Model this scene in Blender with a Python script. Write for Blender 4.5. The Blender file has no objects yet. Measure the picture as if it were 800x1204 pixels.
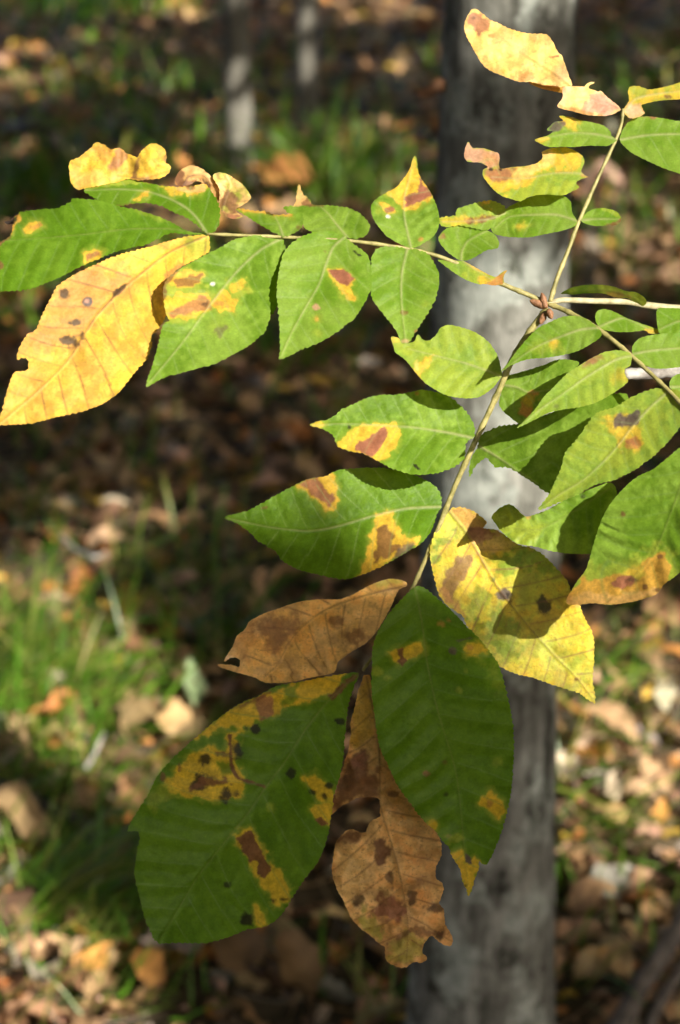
import bpy, bmesh, math, random
import numpy as np
from mathutils import Vector, Matrix
from mathutils.geometry import delaunay_2d_cdt

random.seed(7)
rng = np.random.default_rng(11)
scene = bpy.context.scene
COL = scene.collection

# ------------------------------------------------------------------ camera
F_PX, CX, CY = 2507.0, 400.0, 602.0          # photograph: 800 x 1204
PITCH = math.radians(20.0)
CAM = np.array([0.0, 0.0, 1.6])
FWD = np.array([0.0, math.cos(PITCH), -math.sin(PITCH)])
RGT = np.array([1.0, 0.0, 0.0])
UPV = np.array([0.0, math.sin(PITCH), math.cos(PITCH)])
FOCUS = 1.145
PXM = FOCUS / F_PX
cam_data = bpy.data.cameras.new("camera")
cam_data.sensor_fit = 'VERTICAL'
cam_data.sensor_height = 23.6
cam_data.sensor_width = 15.7
cam_data.lens = 23.6 * F_PX / 1204.0
cam_data.clip_start = 0.05
cam_data.clip_end = 400.0
cam_data.dof.use_dof = True
cam_data.dof.focus_distance = FOCUS
cam_data.dof.aperture_fstop = 5.6
cam = bpy.data.objects.new("camera", cam_data)
cam.location = CAM.tolist()
cam.rotation_euler = (math.radians(90) - PITCH, 0, 0)
COL.objects.link(cam)
scene.camera = cam

# ------------------------------------------------------------------ light
SUN_L = np.array([-0.53, 0.660, -0.530])
SUN_L = SUN_L / np.linalg.norm(SUN_L)
to_sun = -SUN_L
elev = math.asin(to_sun[2])
azim = math.atan2(to_sun[0], to_sun[1])
world = bpy.data.worlds.new("World")
scene.world = world
world.use_nodes = True
wn = world.node_tree.nodes
wl = world.node_tree.links
bg = wn.get("Background") or wn.new("ShaderNodeBackground")
sky = wn.new("ShaderNodeTexSky")
sky.sky_type = 'NISHITA'
sky.sun_disc = False
sky.sun_elevation = elev
sky.sun_rotation = azim
sky.air_density = 0.4
sky.dust_density = 4.0
sky.ozone_density = 0.0
wl.new(sky.outputs[0], bg.inputs[0])
bg.inputs[1].default_value = 0.145
sun_data = bpy.data.lights.new("sun", 'SUN')
sun_data.energy = 4.0
sun_data.angle = math.radians(0.53)
sun_data.color = (1.0, 0.93, 0.82)
sun = bpy.data.objects.new("sun", sun_data)
sun.rotation_euler = Vector(to_sun.tolist()).to_track_quat('Z', 'Y').to_euler()
sun.location = (6, -6, 8)
COL.objects.link(sun)
vs = scene.view_settings
scene.display_settings.display_device = 'sRGB'
vs.view_transform = 'Standard'
vs.look = 'None'
vs.exposure = 1.6
vs.gamma = 1.0
vs.use_curve_mapping = False
scene.render.engine = 'CYCLES'
scene.cycles.use_denoising = True
scene.cycles.max_bounces = 8
scene.cycles.transparent_max_bounces = 8

# ------------------------------------------------------------------ maths helpers
def unproject(x, y, d):
    x = np.asarray(x, float); y = np.asarray(y, float); d = np.asarray(d, float)
    v = FWD[None, :] + ((x - CX) / F_PX)[:, None] * RGT[None, :] - ((y - CY) / F_PX)[:, None] * UPV[None, :]
    return CAM[None, :] + d[:, None] * v

def pt(x, y, d):
    return unproject([x], [y], [d])[0]

def ground_pt(x, y, z=0.0):
    v = FWD + (x - CX) / F_PX * RGT - (y - CY) / F_PX * UPV
    t = (z - CAM[2]) / v[2]
    return CAM + t * v

def project(P):
    Q = np.asarray(P, float) - CAM
    d = Q @ FWD
    return CX + F_PX * (Q @ RGT) / d, CY - F_PX * (Q @ UPV) / d, d

def hash2(ix, iy, seed):
    h = (ix.astype(np.int64) * 374761393 + iy.astype(np.int64) * 668265263 + seed * 974634777) & 0xFFFFFFFF
    h = ((h ^ (h >> 13)) * 1274126177) & 0xFFFFFFFF
    h = h ^ (h >> 16)
    return (h & 0xFFFFFF) / float(0xFFFFFF)

def vnoise(x, y, seed=0):
    x = np.asarray(x, float); y = np.asarray(y, float)
    ix = np.floor(x); iy = np.floor(y)
    fx = x - ix; fy = y - iy
    fx = fx * fx * (3 - 2 * fx); fy = fy * fy * (3 - 2 * fy)
    a = hash2(ix, iy, seed); b = hash2(ix + 1, iy, seed)
    c = hash2(ix, iy + 1, seed); d = hash2(ix + 1, iy + 1, seed)
    return (a * (1 - fx) + b * fx) * (1 - fy) + (c * (1 - fx) + d * fx) * fy

def fbm(x, y, seed=0, octv=4):
    s = 0; a = 0.5; n = 0
    for i in range(octv):
        s = s + a * vnoise(x * 2 ** i, y * 2 ** i, seed + i * 17); n += a; a *= 0.5
    return s / n

def smooth(e0, e1, v):
    t = np.clip((v - e0) / (e1 - e0), 0, 1)
    return t * t * (3 - 2 * t)

def inside(px, py, poly):
    x0 = poly[:, 0]; y0 = poly[:, 1]
    x1 = np.roll(x0, -1); y1 = np.roll(y0, -1)
    res = np.zeros(len(px), bool)
    for i in range(len(poly)):
        if y0[i] == y1[i]:
            continue
        c = ((y0[i] > py) != (y1[i] > py)) & (px < (x1[i] - x0[i]) * (py - y0[i]) / (y1[i] - y0[i]) + x0[i])
        res ^= c
    return res

def seg_dist(px, py, poly, closed=True):
    """distance to a polyline, arc length of nearest point, signed side"""
    n = len(poly)
    best = np.full(len(px), 1e18); arc = np.zeros(len(px)); side = np.ones(len(px))
    acc = 0.0
    for i in range(n if closed else n - 1):
        a = poly[i]; b = poly[(i + 1) % n]
        d = b - a; L2 = float(d @ d)
        if L2 < 1e-9:
            continue
        t = np.clip(((px - a[0]) * d[0] + (py - a[1]) * d[1]) / L2, 0, 1)
        ex = px - (a[0] + t * d[0]); ey = py - (a[1] + t * d[1])
        q = ex * ex + ey * ey
        m = q < best
        best = np.where(m, q, best)
        L = math.sqrt(L2)
        arc = np.where(m, acc + t * L, arc)
        side = np.where(m, np.sign(d[0] * ey - d[1] * ex), side)
        acc += L
    return np.sqrt(best), arc, side, acc

def sdf(px, py, poly):
    d, _, _, _ = seg_dist(px, py, poly, True)
    return np.where(inside(px, py, poly), -d, d)

def catmull(P, closed, sub=4):
    P = np.asarray(P, float); n = len(P); out = []
    rngn = n if closed else n - 1
    for i in range(rngn):
        p1 = P[i]; p2 = P[(i + 1) % n]
        p0 = P[(i - 1) % n] if (closed or i > 0) else p1
        p3 = P[(i + 2) % n] if (closed or i + 2 < n) else p2
        m1 = 0.38 * (p2 - p0); m2 = 0.38 * (p3 - p1)
        L = np.linalg.norm(p2 - p1)
        for m in (m1, m2):
            lm = np.linalg.norm(m)
            if lm > L * 0.9:
                m *= L * 0.9 / lm
        for k in range(sub):
            t = k / sub
            out.append((2 * t ** 3 - 3 * t ** 2 + 1) * p1 + (t ** 3 - 2 * t ** 2 + t) * m1 + (-2 * t ** 3 + 3 * t ** 2) * p2 + (t ** 3 - t ** 2) * m2)
    if not closed:
        out.append(P[-1])
    return np.array(out)

def resample(P, step, closed):
    Q = np.vstack([P, P[:1]]) if closed else P
    seg = np.linalg.norm(np.diff(Q, axis=0), axis=1)
    s = np.concatenate([[0], np.cumsum(seg)])
    n = max(8, int(s[-1] / step))
    u = np.linspace(0, s[-1], n + 1)
    if closed:
        u = u[:-1]
    return np.stack([np.interp(u, s, Q[:, k]) for k in range(Q.shape[1])], 1)

# ------------------------------------------------------------------ material helpers
def new_mat(name):
    m = bpy.data.materials.new(name)
    m.use_nodes = True
    nt = m.node_tree
    for n in list(nt.nodes):
        nt.nodes.remove(n)
    return m, nt, nt.nodes, nt.links

def leaf_material(name, trans=0.3, rough=0.5, spec=0.35, bump=0.25, scale=900.0, tint=(1.15, 1.1, 0.45)):
    m, nt, N, L = new_mat(name)
    out = N.new("ShaderNodeOutputMaterial")
    at = N.new("ShaderNodeAttribute"); at.attribute_name = "Col"
    geo = N.new("ShaderNodeNewGeometry")
    no = N.new("ShaderNodeTexNoise"); no.inputs["Scale"].default_value = scale
    no.inputs["Detail"].default_value = 3.0
    L.new(geo.outputs["Position"], no.inputs["Vector"])
    ra = N.new("ShaderNodeMapRange")
    ra.inputs[1].default_value = 0.3; ra.inputs[2].default_value = 0.7
    ra.inputs[3].default_value = 0.91; ra.inputs[4].default_value = 1.08
    L.new(no.outputs[0], ra.inputs[0])
    mul = N.new("ShaderNodeMix"); mul.data_type = 'RGBA'; mul.blend_type = 'MULTIPLY'
    mul.inputs[0].default_value = 1.0
    L.new(at.outputs["Color"], mul.inputs[6])
    L.new(ra.outputs[0], mul.inputs[7])
    bu = N.new("ShaderNodeBump"); bu.inputs["Strength"].default_value = bump
    bu.inputs["Distance"].default_value = 0.0006
    L.new(no.outputs[0], bu.inputs["Height"])
    pr = N.new("ShaderNodeBsdfPrincipled")
    pr.inputs["Roughness"].default_value = rough
    pr.inputs["Specular IOR Level"].default_value = spec
    L.new(mul.outputs[2], pr.inputs["Base Color"])
    L.new(bu.outputs[0], pr.inputs["Normal"])
    tr = N.new("ShaderNodeBsdfTranslucent")
    tm = N.new("ShaderNodeMix"); tm.data_type = 'RGBA'; tm.blend_type = 'MULTIPLY'
    tm.inputs[0].default_value = 1.0
    tm.inputs[7].default_value = (tint[0], tint[1], tint[2], 1)
    L.new(mul.outputs[2], tm.inputs[6])
    L.new(tm.outputs[2], tr.inputs["Color"])
    mx = N.new("ShaderNodeMixShader"); mx.inputs[0].default_value = trans
    L.new(pr.outputs[0], mx.inputs[1]); L.new(tr.outputs[0], mx.inputs[2])
    L.new(mx.outputs[0], out.inputs[0])
    return m

def noise_material(name, ca, cb, scale=20, stretch=(1, 1, 1), rough=0.8, bump=0.4, dist=0.003, lo=0.35, hi=0.65):
    m, nt, N, L = new_mat(name)
    out = N.new("ShaderNodeOutputMaterial")
    tc = N.new("ShaderNodeNewGeometry")
    mp = N.new("ShaderNodeMapping"); mp.inputs["Scale"].default_value = stretch
    L.new(tc.outputs["Position"], mp.inputs["Vector"])
    no = N.new("ShaderNodeTexNoise"); no.inputs["Scale"].default_value = scale
    no.inputs["Detail"].default_value = 6.0
    no.inputs["Roughness"].default_value = 0.65
    L.new(mp.outputs[0], no.inputs["Vector"])
    cr = N.new("ShaderNodeValToRGB")
    cr.color_ramp.elements[0].position = lo; cr.color_ramp.elements[0].color = (*ca, 1)
    cr.color_ramp.elements[1].position = hi; cr.color_ramp.elements[1].color = (*cb, 1)
    L.new(no.outputs[0], cr.inputs[0])
    pr = N.new("ShaderNodeBsdfPrincipled")
    pr.inputs["Roughness"].default_value = rough
    pr.inputs["Specular IOR Level"].default_value = 0.25
    L.new(cr.outputs[0], pr.inputs["Base Color"])
    bu = N.new("ShaderNodeBump"); bu.inputs["Strength"].default_value = bump
    bu.inputs["Distance"].default_value = dist
    L.new(no.outputs[0], bu.inputs["Height"]); L.new(bu.outputs[0], pr.inputs["Normal"])
    L.new(pr.outputs[0], out.inputs[0])
    return m

M_LEAF = leaf_material("leaflet_blade", trans=0.42, rough=0.5, spec=0.2, bump=0.35, tint=(1.8, 1.6, 0.6))
M_DRY = leaf_material("dry_leaflet_blade", trans=0.30, rough=0.6, spec=0.3, bump=0.5, scale=700, tint=(1.4, 1.15, 0.6))
M_LITTER = leaf_material("fallen_leaf_blade", trans=0.15, rough=0.6, spec=0.35, bump=0.3, scale=160, tint=(1.1, 0.9, 0.6))
M_GRASS = leaf_material("grass_blade", trans=0.35, rough=0.4, spec=0.45, bump=0.1, scale=300, tint=(1.1, 1.1, 0.4))
M_CANOPY = leaf_material("canopy_leaf", trans=0.5, rough=0.5, spec=0.3, bump=0.0, scale=40)
M_STALK = noise_material("stalk_skin", (0.13, 0.12, 0.035), (0.32, 0.28, 0.11), scale=200, rough=0.5, bump=0.2, dist=0.0006)
M_STEM = noise_material("stem_bark", (0.20, 0.17, 0.09), (0.40, 0.36, 0.22), scale=180, rough=0.6, bump=0.4, dist=0.001)
M_BUD = noise_material("bud_scale", (0.10, 0.045, 0.02), (0.28, 0.14, 0.07), scale=300, rough=0.55, bump=0.5, dist=0.001)
M_STICK = noise_material("dead_stick_bark", (0.05, 0.042, 0.036), (0.15, 0.13, 0.11), scale=40, rough=0.85, bump=0.6, dist=0.004)
M_PALESTICK = noise_material("pale_stick_bark", (0.13, 0.115, 0.10), (0.42, 0.40, 0.37), scale=60, rough=0.7, bump=0.6, dist=0.003)

# ------------------------------------------------------------------ mesh helpers
def link_mesh(name, V, Fc, mat, parent=None, cols=None, smooth_sh=True):
    me = bpy.data.meshes.new(name)
    V = np.asarray(V, float)
    me.from_pydata(V.tolist(), [], Fc if isinstance(Fc, list) else Fc.tolist())
    if cols is not None:
        a = me.color_attributes.new("Col", 'FLOAT_COLOR', 'POINT')
        c4 = np.ones((len(V), 4), np.float32); c4[:, :3] = np.clip(cols, 0, 1)
        a.data.foreach_set("color", c4.ravel())
    if smooth_sh:
        me.polygons.foreach_set("use_smooth", np.ones(len(me.polygons), bool))
    me.materials.append(mat)
    me.update()
    o = bpy.data.objects.new(name, me)
    COL.objects.link(o)
    if parent is not None:
        o.parent = parent
        o.matrix_parent_inverse = parent.matrix_basis.inverted()
    return o

def tag(o, label=None, cat=None, group=None, kind=None):
    if label: o["label"] = label
    if cat: o["category"] = cat
    if group: o["group"] = group
    if kind: o["kind"] = kind
    return o

def empty(name, loc):
    o = bpy.data.objects.new(name, None)
    o.location = [float(v) for v in loc]
    o.empty_display_size = 0.05
    COL.objects.link(o)
    return o

def tube_data(P, R, sides=10, jitter=0.0, seed=0, cap=True):
    P = np.asarray(P, float); n = len(P)
    R = np.asarray(R, float)
    V = []; Fc = []
    T = np.gradient(P, axis=0)
    T /= np.linalg.norm(T, axis=1)[:, None] + 1e-12
    ref = np.array([0.0, 0.0, 1.0]) if abs(T[0][2]) < 0.9 else np.array([1.0, 0, 0])
    nrm = np.cross(T[0], ref); nrm /= np.linalg.norm(nrm)
    r_ = np.random.default_rng(seed)
    for i in range(n):
        nrm = nrm - T[i] * (nrm @ T[i]); nrm /= np.linalg.norm(nrm)
        b = np.cross(T[i], nrm)
        for k in range(sides):
            a = 2 * math.pi * k / sides
            rr = R[i] * (1 + jitter * (r_.random() - 0.5))
            V.append(P[i] + rr * (math.cos(a) * nrm + math.sin(a) * b))
    for i in range(n - 1):
        for k in range(sides):
            k2 = (k + 1) % sides
            Fc.append([i * sides + k, i * sides + k2, (i + 1) * sides + k2, (i + 1) * sides + k])
    if cap:
        Fc.append([k for k in range(sides)][::-1])
        Fc.append([(n - 1) * sides + k for k in range(sides)])
    return np.array(V), Fc

def merge(parts):
    V = []; Fc = []; off = 0
    for v, f in parts:
        V.append(v); Fc += [[i + off for i in q] for q in f]; off += len(v)
    return np.vstack(V), Fc

# ================================================================== GROUND
def ground_h(x, y):
    return 0.05 * (fbm(x * 1.3, y * 1.3, 5, 3) - 0.5) + 0.02 * (fbm(x * 6, y * 6, 9, 2) - 0.5)

gx = np.concatenate([[-160, -60, -25, -12], np.linspace(-6, 6, 121), [12, 25, 60, 160]])
gy = np.concatenate([[-160, -40, -12, -4], np.linspace(0, 22, 221), [26, 34, 50, 90, 200]])
GX, GY = np.meshgrid(gx, gy)
GZ = ground_h(GX.ravel(), GY.ravel()) - 0.01
V = np.stack([GX.ravel(), GY.ravel(), GZ], 1)
nx, ny = len(gx), len(gy)
ii = np.arange((ny - 1) * (nx - 1)); r0 = ii // (nx - 1); c0 = ii % (nx - 1); b0 = r0 * nx + c0
Fc = np.stack([b0, b0 + 1, b0 + nx + 1, b0 + nx], 1)
M_SOIL = noise_material("forest_soil", (0.03, 0.024, 0.013), (0.12, 0.09, 0.05), scale=9, rough=0.95, bump=0.8, dist=0.02)
ground = link_mesh("ground", V, Fc, M_SOIL)
tag(ground, "dark forest floor soil under the leaf litter", None, kind="structure")

# ================================================================== MAIN TREE (grey trunk right behind the branch)
def bark_material():
    m, nt, N, L = new_mat("grey_bark")
    out = N.new("ShaderNodeOutputMaterial")
    g = N.new("ShaderNodeNewGeometry")
    def noise(scale, st, det=5, rough=0.6):
        mp = N.new("ShaderNodeMapping"); mp.inputs["Scale"].default_value = st
        L.new(g.outputs["Position"], mp.inputs["Vector"])
        n = N.new("ShaderNodeTexNoise"); n.inputs["Scale"].default_value = scale
        n.inputs["Detail"].default_value = det; n.inputs["Roughness"].default_value = rough
        L.new(mp.outputs[0], n.inputs["Vector"]); return n
    def ramp(src, stops):
        r = N.new("ShaderNodeValToRGB")
        e = r.color_ramp.elements
        e[0].position, e[0].color = stops[0][0], (*stops[0][1], 1)
        e[1].position, e[1].color = stops[-1][0], (*stops[-1][1], 1)
        for p, c in stops[1:-1]:
            q = e.new(p); q.color = (*c, 1)
        L.new(src, r.inputs[0]); return r
    n1 = noise(42, (1, 1, 0.3), 7, 0.7)
    base = ramp(n1.outputs[0], [(0.34, (0.05, 0.05, 0.04)), (0.5, (0.14, 0.14, 0.12)), (0.64, (0.26, 0.26, 0.23))])
    n2 = noise(13, (1, 1, 0.75), 4, 0.55)
    lich = ramp(n2.outputs[0], [(0.52, (0, 0, 0)), (0.57, (1, 1, 1))])
    n2b = noise(70, (1, 1, 1), 3, 0.6)
    lcol = ramp(n2b.outputs[0], [(0.35, (0.20, 0.22, 0.195)), (0.65, (0.33, 0.35, 0.31))])
    mx = N.new("ShaderNodeMix"); mx.data_type = 'RGBA'
    L.new(lich.outputs[0], mx.inputs[0]); L.new(base.outputs[0], mx.inputs[6]); L.new(lcol.outputs[0], mx.inputs[7])
    n3 = noise(24, (1, 1, 0.8), 6, 0.75)
    dk = ramp(n3.outputs[0], [(0.36, (0.22, 0.22, 0.19)), (0.48, (1, 1, 1))])
    mu = N.new("ShaderNodeMix"); mu.data_type = 'RGBA'; mu.blend_type = 'MULTIPLY'; mu.inputs[0].default_value = 1
    L.new(mx.outputs[2], mu.inputs[6]); L.new(dk.outputs[0], mu.inputs[7])
    pr = N.new("ShaderNodeBsdfPrincipled"); pr.inputs["Roughness"].default_value = 0.8
    pr.inputs["Specular IOR Level"].default_value = 0.25
    L.new(mu.outputs[2], pr.inputs["Base Color"])
    bu = N.new("ShaderNodeBump"); bu.inputs["Strength"].default_value = 0.9; bu.inputs["Distance"].default_value = 0.006
    L.new(n1.outputs[0], bu.inputs["Height"]); L.new(bu.outputs[0], pr.inputs["Normal"])
    L.new(pr.outputs[0], out.inputs[0])
    return m
M_BARK = bark_material()
M_BARK_THIN = noise_material("thin_trunk_bark", (0.12, 0.115, 0.095), (0.27, 0.255, 0.215), scale=14, stretch=(1, 1, 0.25), rough=0.85, bump=0.5, dist=0.006)

def trunk_mesh(x, y, H, prof, lean=(0, 0), sides=56, rings=120, bump=0.03, seed=3):
    zz = np.linspace(-0.1, H, rings)
    V = []
    th = np.linspace(0, 2 * math.pi, sides, endpoint=False)
    for z in zz:
        r = np.interp(z, [p[0] for p in prof], [p[1] for p in prof])
        nn = fbm(np.cos(th) * 1.4 + 7, np.sin(th) * 1.4 + z * 2.2, seed, 3) - 0.5
        n2 = fbm(np.cos(th) * 6 + 3, np.sin(th) * 6 + z * 5, seed + 4, 2) - 0.5
        rr = r * (1 + bump * 2 * nn + bump * 0.7 * n2)
        cx = x + lean[0] * z + 0.006 * math.sin(z * 2.1 + seed); cy = y + lean[1] * z
        V.append(np.stack([cx + rr * np.cos(th), cy + rr * np.sin(th), np.full(sides, z)], 1))
    V = np.vstack(V)
    Fc = []
    for i in range(rings - 1):
        for k in range(sides):
            k2 = (k + 1) % sides
            Fc.append([i * sides + k, i * sides + k2, (i + 1) * sides + k2, (i + 1) * sides + k])
    Fc.append([(rings - 1) * sides + k for k in range(sides)])
    return V, Fc

LEAF6 = np.array([[0, -0.5], [0.5, -0.15], [0.42, 0.2], [0, 0.5], [-0.42, 0.2], [-0.5, -0.15]])
def leaf_cloud(C, size, seed, col_a, col_b, aspect=0.55):
    """C: centres -> verts, faces, colours of folded six-sided leaves"""
    r_ = np.random.default_rng(seed); n = len(C)
    a = r_.normal(size=(n, 3)); a[:, 2] *= 0.6; a /= np.linalg.norm(a, axis=1)[:, None]
    b = r_.normal(size=(n, 3)); b -= a * (a * b).sum(1)[:, None]; b /= np.linalg.norm(b, axis=1)[:, None]
    nn = np.cross(a, b)
    s = size * r_.uniform(0.7, 1.3, n)
    V = np.zeros((n, 6, 3))
    for k in range(6):
        V[:, k] = C + a * (LEAF6[k, 1] * s)[:, None] + b * (LEAF6[k, 0] * aspect * s)[:, None] + nn * (abs(LEAF6[k, 0]) * 0.25 * s)[:, None]
    base = np.arange(n)[:, None] * 6
    F1 = base + np.array([0, 1, 2, 3])[None]; F2 = base + np.array([0, 3, 4, 5])[None]
    t = r_.random(n)[:, None]
    c = np.array(col_a)[None] * (1 - t) + np.array(col_b)[None] * t
    return V.reshape(-1, 3), np.vstack([F1, F2]), np.repeat(c, 6, axis=0)

def crown_for(base, n, zr, rad, size, seed):
    r_ = np.random.default_rng(seed)
    cl = r_.normal(size=(40, 3)); cl /= np.linalg.norm(cl, axis=1)[:, None]
    cl *= (r_.random(40) ** 0.4)[:, None]
    idx = r_.integers(0, 40, n)
    P = cl[idx] + r_.normal(size=(n, 3)) * 0.16
    zc = 0.5 * (zr[0] + zr[1]); hz = 0.5 * (zr[1] - zr[0])
    return np.stack([base[0] + P[:, 0] * rad, base[1] + P[:, 1] * rad, zc + P[:, 2] * hz], 1)

def limbs(base, z0, z1, rad, n, r0, seed, leanz=0.9):
    r_ = np.random.default_rng(seed); parts = []
    for k in range(n):
        a = 2 * math.pi * (k + r_.random() * 0.6) / n
        z = z0 + (z1 - z0) * r_.random() * 0.6
        L = rad * r_.uniform(0.6, 1.0)
        t = np.linspace(0, 1, 8)
        P = np.stack([base[0] + np.cos(a) * L * t, base[1] + np.sin(a) * L * t, z + L * leanz * t - 0.2 * L * t * t + 0.05 * np.sin(t * 9 + k)], 1)
        parts.append(tube_data(P, r0 * (1 - 0.85 * t), 7))
    return parts

main_x = (585 - 400) / F_PX * 2.3
def make_tree(name, x, y, H, prof, mat, label, cat, crown_n, zr, rad, seed, lean=(0, 0), group=None, sides=56, csize=0.14, bump=0.03):
    root = empty(name, (x, y, 0))
    tag(root, label, cat, group)
    tv, tf = trunk_mesh(x, y, H, prof, lean, sides, 120, bump, seed)
    top = (x + lean[0] * H * 0.8, y + lean[1] * H * 0.8)
    tv, tf = merge([(tv, tf)] + limbs(top, zr[0] - 0.3, zr[1] - 0.6, rad * 0.8, 9, prof[-1][1] * 0.7, seed))
    link_mesh("trunk", tv, tf, mat, root)
    C = crown_for(top, crown_n, zr, rad, csize, seed)
    v, f, c = leaf_cloud(C, csize, seed, (0.10, 0.17, 0.02), (0.26, 0.24, 0.03))
    link_mesh("crown", v, f, M_CANOPY, root, c, False)
    return root

make_tree("grey_trunk_tree", main_x, 2.2, 7.0,
          [(-0.1, 0.125), (0.05, 0.097), (0.2, 0.088), (0.6, 0.079), (1.0, 0.0725), (1.4, 0.067), (3, 0.055), (7, 0.02)],
          M_BARK, "pale grey lichen-spotted tree trunk standing right behind the leafy branch", "tree", 14000, (4.2, 8.0), 3.2, 3, lean=(0.004, 0))
g1 = ground_pt(281, 214)
make_tree("slender_tree", g1[0], g1[1], 6.5, [(-0.1, 0.065), (0.1, 0.054), (1.5, 0.046), (6.5, 0.015)], M_BARK_THIN,
          "slender dark trunk, the left one of two, its foot sunlit, at upper left", "tree", 9000, (3.8, 7.5), 2.8, 21, sides=24)
g2 = ground_pt(361, 152)
make_tree("slender_tree", g2[0], g2[1], 6.0, [(-0.1, 0.062), (0.1, 0.05), (1.5, 0.043), (6.0, 0.015)], M_BARK_THIN,
          "slender dark trunk farther back, the right one of two, wholly in shade", "tree", 9000, (3.8, 7.5), 2.8, 33, sides=24)

for (tx, ty, sd_, lb) in [(-3.2, -1.6, 51, "leafy tree out of frame to the left behind the camera"), (-3.4, 2.6, 52, "leafy tree out of frame to the left of the grass"), (-0.6, -3.4, 53, "leafy tree out of frame straight behind the camera")]:
    make_tree("shade_tree", tx, ty, 6.5, [(-0.1, 0.12), (0.1, 0.10), (2, 0.08), (6.5, 0.03)], M_BARK_THIN, lb, "tree", 10000, (3.4, 7.5), 3.0, sd_, group="trees around the clearing out of view", sides=20)  # unseen trees added to cut sky light from behind and left

# ================================================================== ADDED SHADE TREES (unseen, sunward): crowns masked, with gaps cut where sun should land
E1 = np.cross(SUN_L, [0, 0, 1.0]); E1 /= np.linalg.norm(E1)
E2 = np.cross(E1, SUN_L)
def sunspace(P):
    P = np.atleast_2d(P); return np.stack([P @ E1, P @ E2], 1)
def gap_branch(pts, d=1.14):
    return sunspace(unproject([p[0] for p in pts], [p[1] for p in pts], [d] * len(pts)))
def gap_trunk(pts):
    return sunspace(unproject([p[0] for p in pts], [p[1] for p in pts], [2.083 + 0.00031 * p[1] for p in pts]))
def gap_ground(pts, z=0.0):
    return sunspace(np.array([ground_pt(p[0], p[1], z) for p in pts]))
GAPS = []   # (polygon in sun space, openness)
GAPS.append((gap_branch([(420, 130), (520, 60), (520, -80), (980, -80), (980, 760), (700, 860), (585, 770), (520, 640), (470, 565), (380, 545), (360, 480), (420, 440)]), 1.0))
GAPS.append((gap_branch([(-120, 110), (300, 110), (300, 500), (-120, 540)]), 0.68))
GAPS.append((gap_branch([(-60, 400), (60, 310), (190, 262), (260, 285), (200, 470), (40, 540), (-60, 540)], 1.11), 0.97))
GAPS.append((gap_branch([(300, 110), (420, 100), (420, 540), (300, 500)]), 0.7))
GAPS.append((gap_trunk([(480, 255), (590, 262), (665, 360), (720, 440), (720, 560), (640, 620), (480, 620)]), 1.0))
GAPS.append((gap_trunk([(520, -60), (690, -60), (640, 15), (585, 38), (540, 35)]), 1.0))
for poly, op in [
    ([(-80, 660), (50, 690), (110, 750), (160, 830), (140, 910), (-80, 910)], 1.0),
    ([(-80, 1040), (120, 1050), (300, 1080), (300, 1260), (-80, 1260)], 1.0),
    ([(-80, 930), (210, 935), (210, 1070), (-80, 1070)], 1.0),
    ([(655, 790), (720, 740), (860, 720), (860, 1040), (750, 980), (700, 900)], 1.0),
    ([(650, 205), (860, 195), (860, 250), (660, 250)], 0.5),
    ([(640, 240), (860, 240), (860, 330), (650, 320)], 0.6),
    ([(170, 228), (310, 232), (360, 255), (160, 262)], 0.9),
    ([(230, 130), (330, 130), (330, 215), (230, 215)], 0.5),
    ([(112, 604), (172, 604), (172, 622), (112, 622)], 1.0),
    ([(0, 60), (120, 70), (120, 110), (0, 100)], 0.5), ([(60, -30), (190, -30), (190, 30), (60, 30)], 0.5),
    ([(190, 0), (235, 0), (235, 22), (190, 22)], 0.9),
    ([(365, -10), (470, -10), (470, 14), (370, 12)], 0.9),
    
    ([(300, 210), (440, 215), (440, 260), (300, 255)], 0.45),
    ([(-60, 330), (500, 330), (480, 610), (-60, 610)], 0.05), ([(-60, -40), (860, -40), (860, 330), (-60, 330)], 0.04),
    ([(0, 300), (90, 330), (60, 400), (-40, 360)], 0.4)]:
    GAPS.append((gap_ground(poly), op))
    if poly[0][1] > 600:
        GAPS.append((gap_ground(poly, 0.14), op))          # the same gap seen from grass height
SHUT = [gap_trunk([(478, 650), (720, 650), (720, 1260), (462, 1260)]),
        gap_trunk([(500, 60), (720, 40), (720, 330), (600, 235), (500, 235)])]
GAPS.append((gap_branch([(255, 145), (305, 145), (305, 216), (255, 216)], 8.1), 0.6))
SHUT += [gap_branch([(258, -30), (304, -30), (304, 115), (258, 115)], 8.1), gap_branch([(340, -30), (380, -30), (380, 150), (340, 150)], 9.2)]
SHUT.append(gap_branch([(230, 575), (440, 580), (500, 640), (560, 790), (640, 900), (640, 1250), (100, 1250), (100, 700)], 1.14))
rr = np.random.default_rng(5)
for k in range(75):
    px_, py_ = rr.uniform(-40, 840), (rr.uniform(-10, 330) if k < 72 else rr.uniform(330, 560))
    g = ground_pt(px_, py_); r_ = rr.uniform(0.03, 0.11); q = sunspace(g)[0]
    th = np.linspace(0, 2 * math.pi, 9)[:-1]
    GAPS.append((np.stack([q[0] + r_ * np.cos(th) * rr.uniform(0.7, 1.6), q[1] + r_ * np.sin(th)], 1), rr.uniform(0.5, 1.0)))

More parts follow.
